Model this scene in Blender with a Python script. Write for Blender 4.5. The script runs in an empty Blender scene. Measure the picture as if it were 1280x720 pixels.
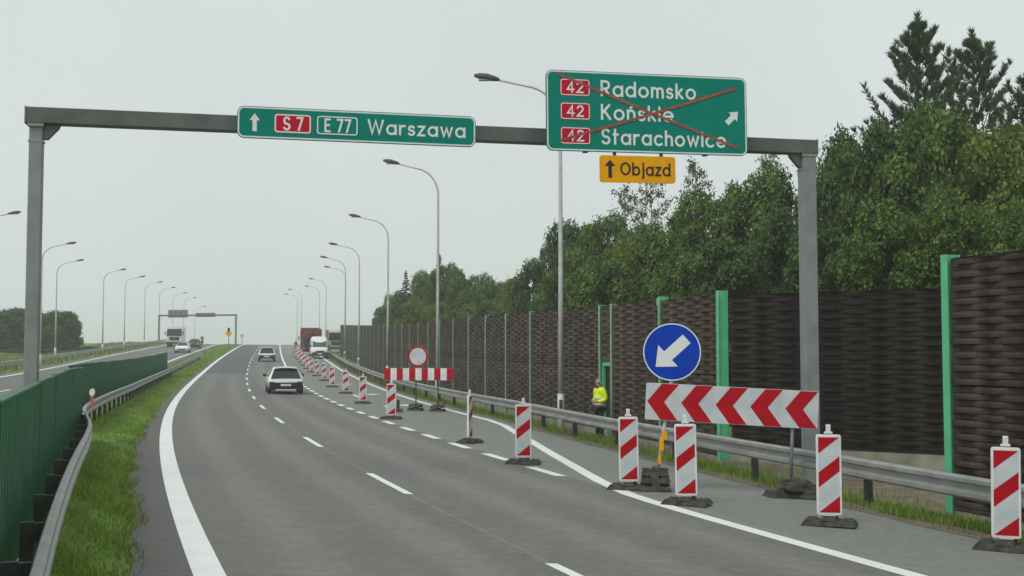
import bpy, bmesh, math, random
import numpy as np
from mathutils import Vector, Matrix
random.seed(7); RNG = np.random.default_rng(7)
S = bpy.context.scene
COL = S.collection

# ------------------------------------------------------------------ camera
F = 1450.0                                  # focal length in photo pixels (1280 wide)
CAM_H = 2.13
PITCH = math.atan(80.0 / F)
cam_d = bpy.data.cameras.new("camera"); cam = bpy.data.objects.new("camera", cam_d); COL.objects.link(cam)
cam_d.sensor_width = 36.0; cam_d.lens = 36.0 * F / 1280.0
cam_d.clip_start = 0.1; cam_d.clip_end = 4000
cam.location = (0, 0, CAM_H); cam.rotation_euler = (math.pi / 2 + PITCH, 0, 0)
S.camera = cam
S.render.resolution_x, S.render.resolution_y = 1024, 576

# ------------------------------------------------------------------ sky, sun, exposure
SUN_EL, SUN_AZ = math.radians(52), math.radians(215)      # azimuth clockwise from +Y
W = bpy.data.worlds.new("World"); S.world = W; W.use_nodes = True
nt = W.node_tree; nt.nodes.clear()
o_ = nt.nodes.new("ShaderNodeOutputWorld"); bg = nt.nodes.new("ShaderNodeBackground")
sk = nt.nodes.new("ShaderNodeTexSky"); sk.sky_type = 'NISHITA'; sk.sun_disc = False
sk.sun_elevation = SUN_EL; sk.sun_rotation = SUN_AZ; sk.air_density = 1.0; sk.dust_density = 3.0
hs = nt.nodes.new("ShaderNodeHueSaturation"); hs.inputs["Saturation"].default_value = 0.12
mx = nt.nodes.new("ShaderNodeMixRGB"); mx.inputs[0].default_value = 0.9
mx.inputs[2].default_value = (7.05, 7.72, 7.62, 1)          # even overcast cloud
nt.links.new(sk.outputs[0], hs.inputs["Color"]); nt.links.new(hs.outputs[0], mx.inputs[1])
wtc = nt.nodes.new("ShaderNodeTexCoord"); wn = nt.nodes.new("ShaderNodeTexNoise"); wn.inputs["Scale"].default_value = 2.2; wn.inputs["Detail"].default_value = 4
nt.links.new(wtc.outputs["Generated"], wn.inputs["Vector"])
wr_ = nt.nodes.new("ShaderNodeMapRange"); wr_.inputs[1].default_value = .3; wr_.inputs[2].default_value = .7; wr_.inputs[3].default_value = .95; wr_.inputs[4].default_value = 1.05
nt.links.new(wn.outputs["Fac"], wr_.inputs[0])
wm = nt.nodes.new("ShaderNodeMixRGB"); wm.blend_type = 'MULTIPLY'; wm.inputs[0].default_value = 1
nt.links.new(mx.outputs[0], wm.inputs[1]); nt.links.new(wr_.outputs[0], wm.inputs[2]); nt.links.new(wm.outputs[0], bg.inputs[0]); bg.inputs[1].default_value = 0.1
nt.links.new(bg.outputs[0], o_.inputs[0])
sd = bpy.data.lights.new("sun", 'SUN'); so = bpy.data.objects.new("sun", sd); COL.objects.link(so)
sd.energy = 1.5; sd.angle = math.radians(25); sd.color = (1.0, 0.97, 0.93)
sdir = Vector((math.sin(SUN_AZ) * math.cos(SUN_EL), math.cos(SUN_AZ) * math.cos(SUN_EL), math.sin(SUN_EL)))
so.rotation_euler = sdir.to_track_quat('Z', 'Y').to_euler(); so.location = (0, -20, 60)
S.view_settings.view_transform = 'Standard'; S.view_settings.look = 'None'
S.view_settings.exposure = 0.0; S.view_settings.gamma = 1.0
S.cycles.max_bounces = 6; S.cycles.volume_bounces = 1; S.cycles.transparent_max_bounces = 8
S.cycles.use_denoising = True

# ------------------------------------------------------------------ road layout
def slope(Y): return -.199 - .19 * math.exp(-max(Y, -15) / 45)
def XL(Y):                                  # X of the carriageway's near edge line
    if Y < -15: return XL(-15) + slope(-15) * (Y + 15)
    return 1.23 - .199 * Y - .19 * 45 * (1 - math.exp(-Y / 45))
def K(Y): return math.sqrt(1 + slope(Y) ** 2)
_zs = [(-200, 0), (45, 0), (105, .0245), (200, .0245), (250, 0), (320, -.03), (450, -.03), (550, 0), (3000, 0)]
def zp(Y):
    z = 0
    for (a, s0), (b, s1) in zip(_zs, _zs[1:]):
        if Y <= a: break
        e = min(Y, b); t = (e - a) / (b - a); se = s0 + (s1 - s0) * t
        z += (e - a) * (s0 + se) / 2
    return z
def lerp_tab(tab, Y):
    if Y <= tab[0][0]: return tab[0][1]
    for (a, v0), (b, v1) in zip(tab, tab[1:]):
        if Y <= b: return v0 + (v1 - v0) * (Y - a) / (b - a)
    return tab[-1][1]
U_RIGHT = [(17.5, 6.95), (19, 7.03), (21, 7.35), (24, 7.95), (31, 9.3), (38, 10.55), (41, 10.85), (47, 11.0), (60, 11.3), (85, 11.6), (150, 11.7)]
U_PAVE = [(8, 9.2), (12, 9.35), (20, 9.85), (32, 10.6), (41, 11.3), (56, 11.75), (85, 12.0), (153, 12.2)]
U_RAIL = [(8, 9.75), (15, 9.95), (20, 10.35), (32, 11.05), (41, 11.75), (56, 12.1), (153, 12.8)]
U_WALL = [(27.8, 12.71), (31.6, 12.95), (36.5, 13.12), (44.2, 13.25), (56.6, 13.58), (153, 14.73)]
def cross(u, Y):
    g = lerp_tab([(60, 1), (150, .35), (250, .2)], Y); pe = lerp_tab(U_PAVE, Y)
    if u >= 0:
        z = -.025 * min(u, pe) * g
        if u > pe: z -= .2 * min(1, (u - pe) / 2.2)
        return z
    return .03 * (min(-u, 15) - 4) if u < -4 else 0.0
def zf(Y, u): return zp(Y) + cross(u, Y)
def P(Y, u, dz=0.0): return Vector((XL(Y) + u * K(Y), Y, zf(Y, u) + dz))
def ray(px, py):
    x = (px - 640) / F; v = (360 - py) / F
    d = math.cos(PITCH) - v * math.sin(PITCH)
    return x / d, (math.sin(PITCH) + v * math.cos(PITCH)) / d
def at(px, py, Y):
    a, b = ray(px, py); return Vector((a * Y, Y, CAM_H + b * Y))
def hit(px, py):                            # where the sight line through a photo pixel meets the ground
    a, b = ray(px, py); Y = 4.0
    while Y < 400:
        u = (a * Y - XL(Y)) / K(Y)
        if CAM_H + b * Y <= zf(Y, u): return Vector((a * Y, Y, zf(Y, u)))
        Y += .05
    return Vector((a * Y, Y, CAM_H + b * Y))
def gz(x, y): return zf(y, (x - XL(y)) / K(y))
def heading(Y): return -math.atan(slope(Y))   # rotation about z that turns +Y into the road's direction

# ------------------------------------------------------------------ materials
def mat(name, col, rough=.6, metal=0.0, var=0.0, scale=8.0, bump=0.0, bscale=40.0, spec=.4, col2=None, island=0.0, coords='Object', detail=4):
    m = bpy.data.materials.new(name); m.use_nodes = True; t = m.node_tree; n = t.nodes; L = t.links
    b = n["Principled BSDF"]; b.inputs["Roughness"].default_value = rough; b.inputs["Metallic"].default_value = metal
    b.inputs["Specular IOR Level"].default_value = spec
    b.inputs["Base Color"].default_value = (*col, 1)
    tc = n.new("ShaderNodeTexCoord")
    if var or col2:
        nz = n.new("ShaderNodeTexNoise"); nz.inputs["Scale"].default_value = scale; nz.inputs["Detail"].default_value = detail
        L.new(tc.outputs[coords], nz.inputs["Vector"])
        cr = n.new("ShaderNodeValToRGB"); cr.color_ramp.elements[0].position = .32; cr.color_ramp.elements[1].position = .68
        c2 = col2 or tuple(min(1, c * (1 + var)) for c in col)
        cr.color_ramp.elements[0].color = (*[c * (1 - var) for c in col], 1); cr.color_ramp.elements[1].color = (*c2, 1)
        L.new(nz.outputs["Fac"], cr.inputs[0]); out = cr.outputs[0]
        if island:
            ge = n.new("ShaderNodeNewGeometry"); mr = n.new("ShaderNodeMapRange")
            mr.inputs["To Min"].default_value = 1 - island; mr.inputs["To Max"].default_value = 1 + island
            L.new(ge.outputs["Random Per Island"], mr.inputs["Value"])
            hv = n.new("ShaderNodeHueSaturation"); L.new(mr.outputs[0], hv.inputs["Value"]); L.new(out, hv.inputs["Color"]); out = hv.outputs[0]
        L.new(out, b.inputs["Base Color"])
        rr = n.new("ShaderNodeMapRange"); rr.inputs["To Min"].default_value = max(0, rough - .1); rr.inputs["To Max"].default_value = min(1, rough + .1)
        L.new(nz.outputs["Fac"], rr.inputs["Value"]); L.new(rr.outputs[0], b.inputs["Roughness"])
    if bump:
        nb = n.new("ShaderNodeTexNoise"); nb.inputs["Scale"].default_value = bscale; nb.inputs["Detail"].default_value = 3
        L.new(tc.outputs[coords], nb.inputs["Vector"])
        bp = n.new("ShaderNodeBump"); bp.inputs["Strength"].default_value = bump; bp.inputs["Distance"].default_value = .02
        L.new(nb.outputs["Fac"], bp.inputs["Height"]); L.new(bp.outputs[0], b.inputs["Normal"])
    return m
def leafmat(name, c0, c1, trans=.35):
    m = mat(name, c0, rough=.6, var=.01, scale=1.3, col2=c1, island=.5, spec=.25, detail=2)
    t = m.node_tree; n = t.nodes; b = n["Principled BSDF"]
    src = b.inputs["Base Color"].links[0].from_socket
    tr = n.new("ShaderNodeBsdfTranslucent"); ms = n.new("ShaderNodeMixShader"); ms.inputs[0].default_value = trans
    t.links.new(src, tr.inputs[0]); t.links.new(b.outputs[0], ms.inputs[1]); t.links.new(tr.outputs[0], ms.inputs[2])
    t.links.new(ms.outputs[0], n["Material Output"].inputs[0]); return m

M = {}
M['galv'] = mat('galvanised_steel', (.52, .53, .53), .55, .2, .12, 6, .05, 60)
M['galv_beam'] = mat('weathered_rail_steel', (.33, .335, .32), .5, .35, .18, 3, .05, 40)
M['galv_dark'] = mat('dark_steel', (.07, .07, .065), .6, .2, .2, 5)
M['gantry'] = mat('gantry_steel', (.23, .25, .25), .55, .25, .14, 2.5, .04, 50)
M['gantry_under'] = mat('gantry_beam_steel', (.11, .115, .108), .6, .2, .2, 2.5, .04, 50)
M['lamp_head'] = mat('lamp_housing', (.055, .06, .06), .5)
M['lens'] = mat('lamp_lens', (.45, .45, .42), .2)
M['sign_green'] = mat('green_sign_sheet', (.0, .205, .155), .55, 0, .06, 3, spec=.08)
M['sign_white'] = mat('white_sign_sheet', (.72, .74, .72), .45, 0, .05, 5)
M['sign_red'] = mat('red_sign_sheet', (.50, .006, .03), .5, 0, .08, 5, spec=.1)
M['tape_red'] = mat('red_crossing_tape', (.36, .06, .04), .5, 0, .25, 6)
M['sign_yellow'] = mat('yellow_sign_sheet', (.80, .36, .0), .5, 0, .06, 5, spec=.1)
M['sign_blue'] = mat('blue_sign_sheet', (.0, .045, .42), .5, 0, .06, 4, spec=.1)
M['ink'] = mat('black_sign_print', (.012, .012, .012), .5)
M['sign_back'] = mat('sign_back_alloy', (.2, .21, .21), .5, .4, .1, 5)
M['beacon_white'] = mat('white_beacon_plastic', (.70, .71, .70), .5, 0, .12, 4, detail=8)
M['beacon_grey'] = mat('grey_white_reflective_sheet', (.52, .56, .58), .45, 0, .12, 3.5, detail=8)
M['beacon_red'] = mat('red_reflective_sheet', (.42, .004, .012), .5, 0, .1, 9, spec=.1)
M['rubber'] = mat('recycled_rubber', (.036, .036, .033), .85, 0, .45, 9, .5, 45, col2=(.075, .07, .06))
M['paint'] = mat('white_road_paint', (.74, .75, .73), .7, 0, .05, 2.5, .1, 60, detail=8)
M['screen'] = mat('green_screen_paint', (.040, .145, .075), .55, 0, .18, 1.6, .03, 30, spec=.25)
M['post_green'] = mat('green_post_paint', (.10, .48, .25), .45, 0, .1, 3)
M['post_pale'] = mat('pale_post_flange', (.26, .33, .24), .6, 0, .15, 4)
M['weave'] = mat('weathered_woven_wood', (.066, .050, .040), .85, 0, .3, 2.2, .3, 30, col2=(.135, .104, .083), spec=.15)
M['weave_shaded'] = mat('shaded_woven_wood', (.017, .013, .012), .85, 0, .35, 3, .35, 30, col2=(.040, .031, .027), spec=.15)  # darker weave copy for the return wall, its shading put into the colour
M['weave_mid'] = mat('brown_woven_wood', (.042, .031, .027), .85, 0, .35, 3, .35, 30, col2=(.088, .065, .056), spec=.15)
M['backing'] = mat('dark_backing_board', (.012, .010, .010), .9)
M['concrete'] = mat('concrete_plinth', (.26, .25, .21), .9, 0, .25, 2.2, .3, 30)
M['bark'] = mat('bark', (.055, .043, .032), .9, 0, .3, 6, .5, 25)
M['bark_pine'] = mat('pine_bark', (.085, .05, .032), .9, 0, .3, 6, .5, 25)
M['bark_birch'] = mat('birch_bark', (.30, .29, .26), .8, 0, .3, 5, .2, 25)
M['leaf_a'] = leafmat('mid_green_leaves', (.058, .115, .020), (.155, .240, .045))
M['leaf_b'] = leafmat('dark_green_leaves', (.042, .088, .020), (.105, .175, .040))
M['leaf_c'] = leafmat('yellow_green_leaves', (.090, .145, .016), (.175, .235, .036))
M['leaf_birch'] = leafmat('grey_green_leaves', (.075, .105, .042), (.125, .155, .065))
M['needle'] = leafmat('pine_needles', (.050, .092, .040), (.088, .140, .060), .3)
M['blade'] = leafmat('grass_blades', (.19, .31, .04), (.27, .38, .07), .5)
M['blade_dry'] = leafmat('dry_grass_blades', (.15, .20, .04), (.24, .25, .10), .4)
M['soil'] = mat('sandy_verge_soil', (.15, .125, .088), .95, 0, .3, 3, .4, 40, detail=8)
M['glass'] = mat('dark_car_glass', (.012, .015, .017), .12, spec=.6)
M['glass_teal'] = mat('pale_windscreen', (.05, .085, .085), .15, spec=.6)
M['car_white'] = mat('white_car_paint', (.76, .77, .76), .3, 0, .03, 3)
M['car_silver'] = mat('silver_white_car_paint', (.62, .64, .64), .3, 0, .03, 3)
M['car_dark'] = mat('dark_car_paint', (.02, .023, .027), .35)
M['black'] = mat('black_plastic', (.012, .012, .013), .55)
M['tyre'] = mat('tyre_rubber', (.015, .015, .015), .85)
M['rim'] = mat('alloy_rim', (.32, .33, .34), .35, .7)
M['red_light'] = mat('red_light_cover', (.3, .01, .01), .25)
M['orange_light'] = mat('orange_light_cover', (.75, .2, .01), .3)
M['head_light'] = mat('clear_light_cover', (.75, .77, .78), .15)
M['truck_red'] = mat('dark_red_truck_paint', (.20, .022, .016), .5, 0, .15, 2)
M['truck_grey'] = mat('grey_truck_paint', (.32, .33, .34), .5, 0, .1, 2)
M['truck_teal'] = mat('teal_truck_paint', (.06, .12, .12), .5, 0, .1, 2)
M['truck_dark'] = mat('dark_truck_paint', (.045, .05, .052), .5, 0, .1, 2)
M['skin'] = mat('skin', (.48, .27, .19), .6)
M['hivis'] = mat('hi_vis_yellow_cloth', (.70, .90, .02), .75, 0, .12, 9, .25, 14)
M['hivis_orange'] = mat('hi_vis_orange_cloth', (.72, .13, .025), .75, 0, .1, 9)
M['reflective'] = mat('silver_reflective_band', (.62, .64, .60), .4)
M['cloth_black'] = mat('black_trouser_cloth', (.016, .017, .02), .85)
M['cloth_green'] = mat('dark_green_cloth', (.02, .07, .04), .85)
M['door_dark'] = mat('dark_green_door', (.006, .016, .010), .7)
M['hair'] = mat('grey_fair_hair', (.33, .29, .21), .8, 0, .2, 30)
M['marker_red'] = mat('red_marker_plastic', (.55, .09, .05), .5)

def uvmat_asphalt():
    m = mat('worn_asphalt', (.1, .1, .1), .8, spec=.35); t = m.node_tree; n = t.nodes; L = t.links; b = n["Principled BSDF"]
    uv = n.new("ShaderNodeUVMap"); uv.uv_map = "road"; sp = n.new("ShaderNodeSeparateXYZ"); L.new(uv.outputs[0], sp.inputs[0])
    tc = n.new("ShaderNodeTexCoord")
    def math_(op, a, b_=None, c=None):
        q = n.new("ShaderNodeMath"); q.operation = op
        for i, v in enumerate((a, b_, c)):
            if v is None: continue
            if isinstance(v, (int, float)): q.inputs[i].default_value = v
            else: L.new(v, q.inputs[i])
        return q.outputs[0]
    def mixc(f, a, b_, blend='MIX'):
        q = n.new("ShaderNodeMixRGB"); q.blend_type = blend
        for i, v in enumerate((f, a, b_)):
            if isinstance(v, (int, float)): q.inputs[i].default_value = v
            elif isinstance(v, tuple): q.inputs[i].default_value = (*v, 1)
            else: L.new(v, q.inputs[i])
        return q.outputs[0]
    def noise(scale, det, vec=None, rough=.6):
        q = n.new("ShaderNodeTexNoise"); q.inputs["Scale"].default_value = scale; q.inputs["Detail"].default_value = det
        q.inputs["Roughness"].default_value = rough; L.new(vec or tc.outputs["Object"], q.inputs["Vector"]); return q.outputs["Fac"]
    def band(v, lo, hi, soft):
        a = n.new("ShaderNodeMapRange"); a.interpolation_type = 'SMOOTHSTEP'; a.inputs[1].default_value = lo - soft; a.inputs[2].default_value = lo + soft; L.new(v, a.inputs[0])
        c = n.new("ShaderNodeMapRange"); c.interpolation_type = 'SMOOTHSTEP'; c.inputs[1].default_value = hi - soft; c.inputs[2].default_value = hi + soft; L.new(v, c.inputs[0])
        return math_('SUBTRACT', a.outputs[0], c.outputs[0])
    u, y = sp.outputs[0], sp.outputs[1]
    base = mixc(noise(.35, 5), (.132, .132, .122), (.200, .200, .184))
    # long streaks along the lanes from traffic
    mp = n.new("ShaderNodeMapping"); mp.inputs["Scale"].default_value = (1.6, .035, 1); L.new(uv.outputs[0], mp.inputs[0])
    base = mixc(math_('MULTIPLY', noise(1.0, 5, mp.outputs[0]), .85), base, (.106, .106, .099))
    # wheel tracks: polished, slightly paler
    trk = math_('ADD', math_('ADD', band(u, .75, 1.35, .25), band(u, 2.3, 2.9, .25)), math_('ADD', band(u, 4.3, 4.9, .25), band(u, 5.8, 6.4, .25)))
    base = mixc(math_('MULTIPLY', trk, .4), base, (.215, .214, .20))
    # older paler closed lane and shoulder
    base = mixc(math_('MULTIPLY', band(u, 7.05, 30, .05), .75), base, (.200, .212, .192))
    base = mixc(math_('MULTIPLY', band(u, -3, -.12, .05), .6), base, (.088, .087, .084))
    # newer dark surface further up the first lane
    nw = math_('MULTIPLY', band(u, -.3, 3.45, .03), band(y, 92, 900, .3))
    base = mixc(math_('MULTIPLY', nw, .75), base, (.075, .080, .088))
    # paving seams
    seam = math_('ADD', math_('MULTIPLY', band(u, 3.455, 3.50, .012), .65), math_('MULTIPLY', band(u, 7.2, 7.24, .012), .3))
    sn = noise(3.0, 3, uv.outputs[0]); base = mixc(math_('MULTIPLY', seam, math_('MULTIPLY', sn, 1.2)), base, (.27, .255, .225))
    # fine aggregate and small dark stains
    ag = noise(55, 3, None, .7); base = mixc(.55, base, mixc(ag, (.35, .35, .35), (.66, .66, .65)), 'OVERLAY')
    mo = n.new("ShaderNodeMapRange"); mo.inputs[1].default_value = .3; mo.inputs[2].default_value = .7; mo.inputs[3].default_value = .80; mo.inputs[4].default_value = 1.22; L.new(noise(5.0, 8, None, .75), mo.inputs[0])
    mq = n.new("ShaderNodeMixRGB"); mq.blend_type = 'MULTIPLY'; mq.inputs[0].default_value = 1; L.new(base, mq.inputs[1]); L.new(mo.outputs[0], mq.inputs[2]); base = mq.outputs[0]
    stn = n.new("ShaderNodeMapRange"); stn.inputs[1].default_value = .66; stn.inputs[2].default_value = .8; L.new(noise(1.3, 6), stn.inputs[0])
    base = mixc(math_('MULTIPLY', stn.outputs[0], .45), base, (.055, .054, .052))
    L.new(base, b.inputs["Base Color"])
    bp = n.new("ShaderNodeBump"); bp.inputs["Strength"].default_value = .35; bp.inputs["Distance"].default_value = .01
    L.new(noise(70, 2), bp.inputs["Height"]); L.new(bp.outputs[0], b.inputs["Normal"])
    return m
M['asphalt'] = uvmat_asphalt()
def groundmat():
    m = mat('verge_grass_ground', (.13, .25, .04), .95, 0, .2, .25, .5, 18, col2=(.18, .28, .06), detail=8)
    t = m.node_tree; n = t.nodes; L = t.links; b = n["Principled BSDF"]; src = b.inputs["Base Color"].links[0].from_socket
    tc = n.new("ShaderNodeTexCoord"); nz = n.new("ShaderNodeTexNoise"); nz.inputs["Scale"].default_value = 1.1; nz.inputs["Detail"].default_value = 6
    L.new(tc.outputs["Object"], nz.inputs["Vector"]); r = n.new("ShaderNodeMapRange"); r.inputs[1].default_value = .52; r.inputs[2].default_value = .72; L.new(nz.outputs["Fac"], r.inputs[0])
    q = n.new("ShaderNodeMixRGB"); L.new(r.outputs[0], q.inputs[0]); L.new(src, q.inputs[1]); q.inputs[2].default_value = (.12, .105, .055, 1)
    L.new(q.outputs[0], b.inputs["Base Color"]); return m
M['ground'] = groundmat()

# ------------------------------------------------------------------ mesh builder
class MB:
    def __init__(s): s.v = []; s.f = []; s.m = []
    def add(s, vs, fs, m=0):
        k = len(s.v); s.v += [tuple(v) for v in vs]; s.f += [tuple(i + k for i in f) for f in fs]; s.m += [m] * len(fs); return s
    def box(s, c, d, m=0, T=None):
        x, y, z = c; a, b, h = d[0] / 2, d[1] / 2, d[2] / 2
        vs = [Vector((x + i * a, y + j * b, z + k * h)) for k in (-1, 1) for j in (-1, 1) for i in (-1, 1)]
        if T: vs = [T @ v for v in vs]
        return s.add(vs, [(0, 2, 3, 1), (4, 5, 7, 6), (0, 1, 5, 4), (2, 6, 7, 3), (0, 4, 6, 2), (1, 3, 7, 5)], m)
    def tube(s, pts, rad, n=8, m=0, caps=True):
        pts = [Vector(p) for p in pts]; r = rad if isinstance(rad, (list, tuple)) else [rad] * len(pts); rings = []
        ref = None
        for i, p in enumerate(pts):
            d = (pts[min(i + 1, len(pts) - 1)] - pts[max(i - 1, 0)]).normalized()
            if ref is None: ref = Vector((1, 0, 0)) if abs(d.x) < .8 else Vector((0, 1, 0))
            a = (ref - d * ref.dot(d)).normalized(); b = d.cross(a); ref = a
            rings.append([p + (a * math.cos(2 * math.pi * k / n) + b * math.sin(2 * math.pi * k / n)) * r[i] for k in range(n)])
        vs = [v for R in rings for v in R]; fs = []
        for i in range(len(pts) - 1):
            for k in range(n): fs.append((i * n + k, i * n + (k + 1) % n, (i + 1) * n + (k + 1) % n, (i + 1) * n + k))
        if caps: fs.append(tuple(range(n))[::-1]); fs.append(tuple(range((len(pts) - 1) * n, len(pts) * n)))
        return s.add(vs, fs, m)
    def prism(s, poly, y0, y1, m=0, T=None):         # poly in (x,z), extruded along y
        n = len(poly); vs = [Vector((x, y0, z)) for x, z in poly] + [Vector((x, y1, z)) for x, z in poly]
        if T: vs = [T @ v for v in vs]
        return s.add(vs, [tuple(range(n)), tuple(range(2 * n - 1, n - 1, -1))] + [(i, i + n, (i + 1) % n + n, (i + 1) % n) for i in range(n)], m)
    def flat(s, poly, y, m=0): return s.add([(x, y, z) for x, z in poly], [tuple(range(len(poly)))], m)
    def mesh(s, name, mats, smooth=False):
        me = bpy.data.meshes.new(name); me.from_pydata(s.v, [], s.f)
        for q in (mats if isinstance(mats, (list, tuple)) else [mats]): me.materials.append(M[q] if isinstance(q, str) else q)
        if any(s.m): me.polygons.foreach_set("material_index", s.m)
        if smooth: me.polygons.foreach_set("use_smooth", [True] * len(s.f))
        me.update(); return me
def fix(me):
    bm = bmesh.new(); bm.from_mesh(me); bmesh.ops.recalc_face_normals(bm, faces=bm.faces); bm.to_mesh(me); bm.free()
def link(name, me, parent=None, loc=(0, 0, 0), rot=(0, 0, 0), scale=None):
    o = bpy.data.objects.new(name, me); COL.objects.link(o); o.parent = parent; o.location = loc; o.rotation_euler = rot
    if scale: o.scale = scale
    return o
def obj(name, mb, mats, parent=None, loc=(0, 0, 0), rot=(0, 0, 0), smooth=False, bevel=0, kind=None):
    me = mb.mesh(name, mats, smooth); fix(me); o = link(name, me, parent, loc, rot)
    if bevel:
        b = o.modifiers.new("soft_edges", 'BEVEL'); b.width = bevel; b.segments = 2; b.limit_method = 'ANGLE'; b.angle_limit = math.radians(40)
    if kind: o["kind"] = kind
    return o
def tag(o, label, cat, group=None):
    o["label"] = label; o["category"] = cat
    if group: o["group"] = group
    return o
def thing(name, label, cat, loc=(0, 0, 0), rotz=0, group=None):
    return tag(link(name, None, None, loc, (0, 0, rotz)), label, cat, group)
KIDS = {}
def copy_tree(o, loc, rotz=None, label=None, scale=None, group=None):
    def rec(a, par):
        c = a.copy(); COL.objects.link(c); c.parent = par
        for ch in a.children: rec(ch, c)
        return c
    r = rec(o, None); r.location = loc
    if rotz is not None: r.rotation_euler = (r.rotation_euler[0], r.rotation_euler[1], rotz)
    if scale: r.scale = scale
    if label: r["label"] = label
    if group: r["group"] = group
    return r

# ------------------------------------------------------------------ ground, roads, markings
def ygrid(y0, y1):
    out = []; y = y0
    while y < y1 - 1e-6:
        out.append(y); y += 1.0 if y < 60 else (2.0 if y < 300 else 20.0)
    return out + [y1]
def sheet(name, us, y0, y1, dz, mname, kind='structure'):
    """us: list of functions/values across; a sheet that follows the ground."""
    ys = ygrid(y0, y1); vs = []; uvs = []
    for y in ys:
        for u in us:
            uu = u(y) if callable(u) else u
            vs.append(P(y, uu, dz)); uvs.append((uu, y))
    n = len(us); fs = [(i * n + j, i * n + j + 1, (i + 1) * n + j + 1, (i + 1) * n + j) for i in range(len(ys) - 1) for j in range(n - 1)]
    me = bpy.data.meshes.new(name); me.from_pydata([tuple(v) for v in vs], [], fs); me.materials.append(M[mname])
    l = me.uv_layers.new(name="road"); idx = np.empty(len(me.loops), dtype=np.int32); me.loops.foreach_get("vertex_index", idx)
    l.data.foreach_set("uv", np.array(uvs, dtype=np.float32)[idx].ravel())
    me.polygons.foreach_set("use_smooth", [True] * len(fs)); me.update()
    o = link(name, me); o["kind"] = kind; return o
pe = lambda y: lerp_tab(U_PAVE, y)
ur = lambda y: lerp_tab(U_RIGHT, y)
def left_edge(y): return -.66 + .07 * math.sin(y * .9) * math.exp(-y / 60) + .05 * math.sin(y * 2.7) + (.2 if y > 40 else .2 * max(0, (y - 25) / 15))
gus = [-480, -200, -80, -40, -22, -15, -13, -9, -4, -2, -.7, 0, 2, 4, 6, 8, pe, lambda y: pe(y) + .5, lambda y: pe(y) + 1.1, lambda y: pe(y) + 2.2, lambda y: pe(y) + 5, 30, 60, 150, 480]
sheet('ground', gus, -60, 1200, -.03, 'ground')
sheet('carriageway', [left_edge, 0, 1, 2, 3, 4, 5, 6, 7, 8, pe], -60, 700, 0, 'asphalt')
sheet('opposite_carriageway', [-13.3, -11, -9, -6.5, -4.0], -60, 700, .012, 'asphalt')
sheet('verge_soil', [lambda y: pe(y) - .04 + .05 * math.sin(y * 3.1), lambda y: pe(y) + .48 + .16 * math.sin(y * 1.7) + .08 * math.sin(y * 4.3)], 4, 120, .006, 'soil')
sheet('bare_soil', [lambda y: pe(y) + .95 + .15 * math.sin(y * 1.9), lambda y: pe(y) + 2.2, lambda y: pe(y) + 3.4 + .3 * math.sin(y * .9)], 9, 46, .006, 'soil')
def edge_line(name, u, w, y0, y1, dz=.004):
    f = u if callable(u) else (lambda y: u)
    return sheet(name, [lambda y: f(y) - w / 2, lambda y: f(y) + w / 2], y0, y1, dz, 'paint')
edge_line('edge_line', 0, .30, -40, 420)
edge_line('edge_line', ur, .24, -40, 260)
edge_line('edge_line', -4.75, .28, -40, 420, .018)
edge_line('edge_line', -12.4, .28, -40, 420, .018)
def dash(name, u, w, y0, y1, dz=.0045):
    ys = np.linspace(y0, y1, 4); mb = MB(); vs = []
    for y in ys: vs += [P(y, u - w / 2, dz), P(y, u + w / 2, dz)]
    mb.add(vs, [(2 * i, 2 * i + 1, 2 * i + 3, 2 * i + 2) for i in range(3)]); o = obj(name, mb, 'paint'); o["kind"] = 'structure'; return o
for k in range(-1, 26): dash('lane_dash', 3.47, .13, .15 + 9.05 * k + 9.05, 3.25 + 9.05 * k + 9.05)
for k in range(18): dash('exit_lane_dash', 6.93, .22, 21.7 + 3.1 * k, 23.4 + 3.1 * k)
edge_line('exit_lane_line', 6.93, .2, 21.7 + 3.1 * 18, 260, .004)
for k in range(16): dash('lane_dash', -8.6, .14, 20 + 12 * k, 24 + 12 * k, .0185)
def lane_arrow(y):
    mb = MB(); z = .0045
    def q(pts): mb.add([P(yy, uu, z) for uu, yy in pts], [tuple(range(len(pts)))])
    q([(8.72, y - 2.6), (8.88, y - 2.6), (8.88, y + .2), (8.72, y + .2)])
    q([(8.72, y + .21), (8.88, y + .21), (9.75, y + 1.0), (9.75, y + 1.5)])
    q([(9.76, y + .5), (10.45, y + 1.6), (9.76, y + 2.1)])
    o = obj('lane_arrow', mb, 'paint'); o["kind"] = 'structure'
for y in (50.5, 62, 76): lane_arrow(y)

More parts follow.
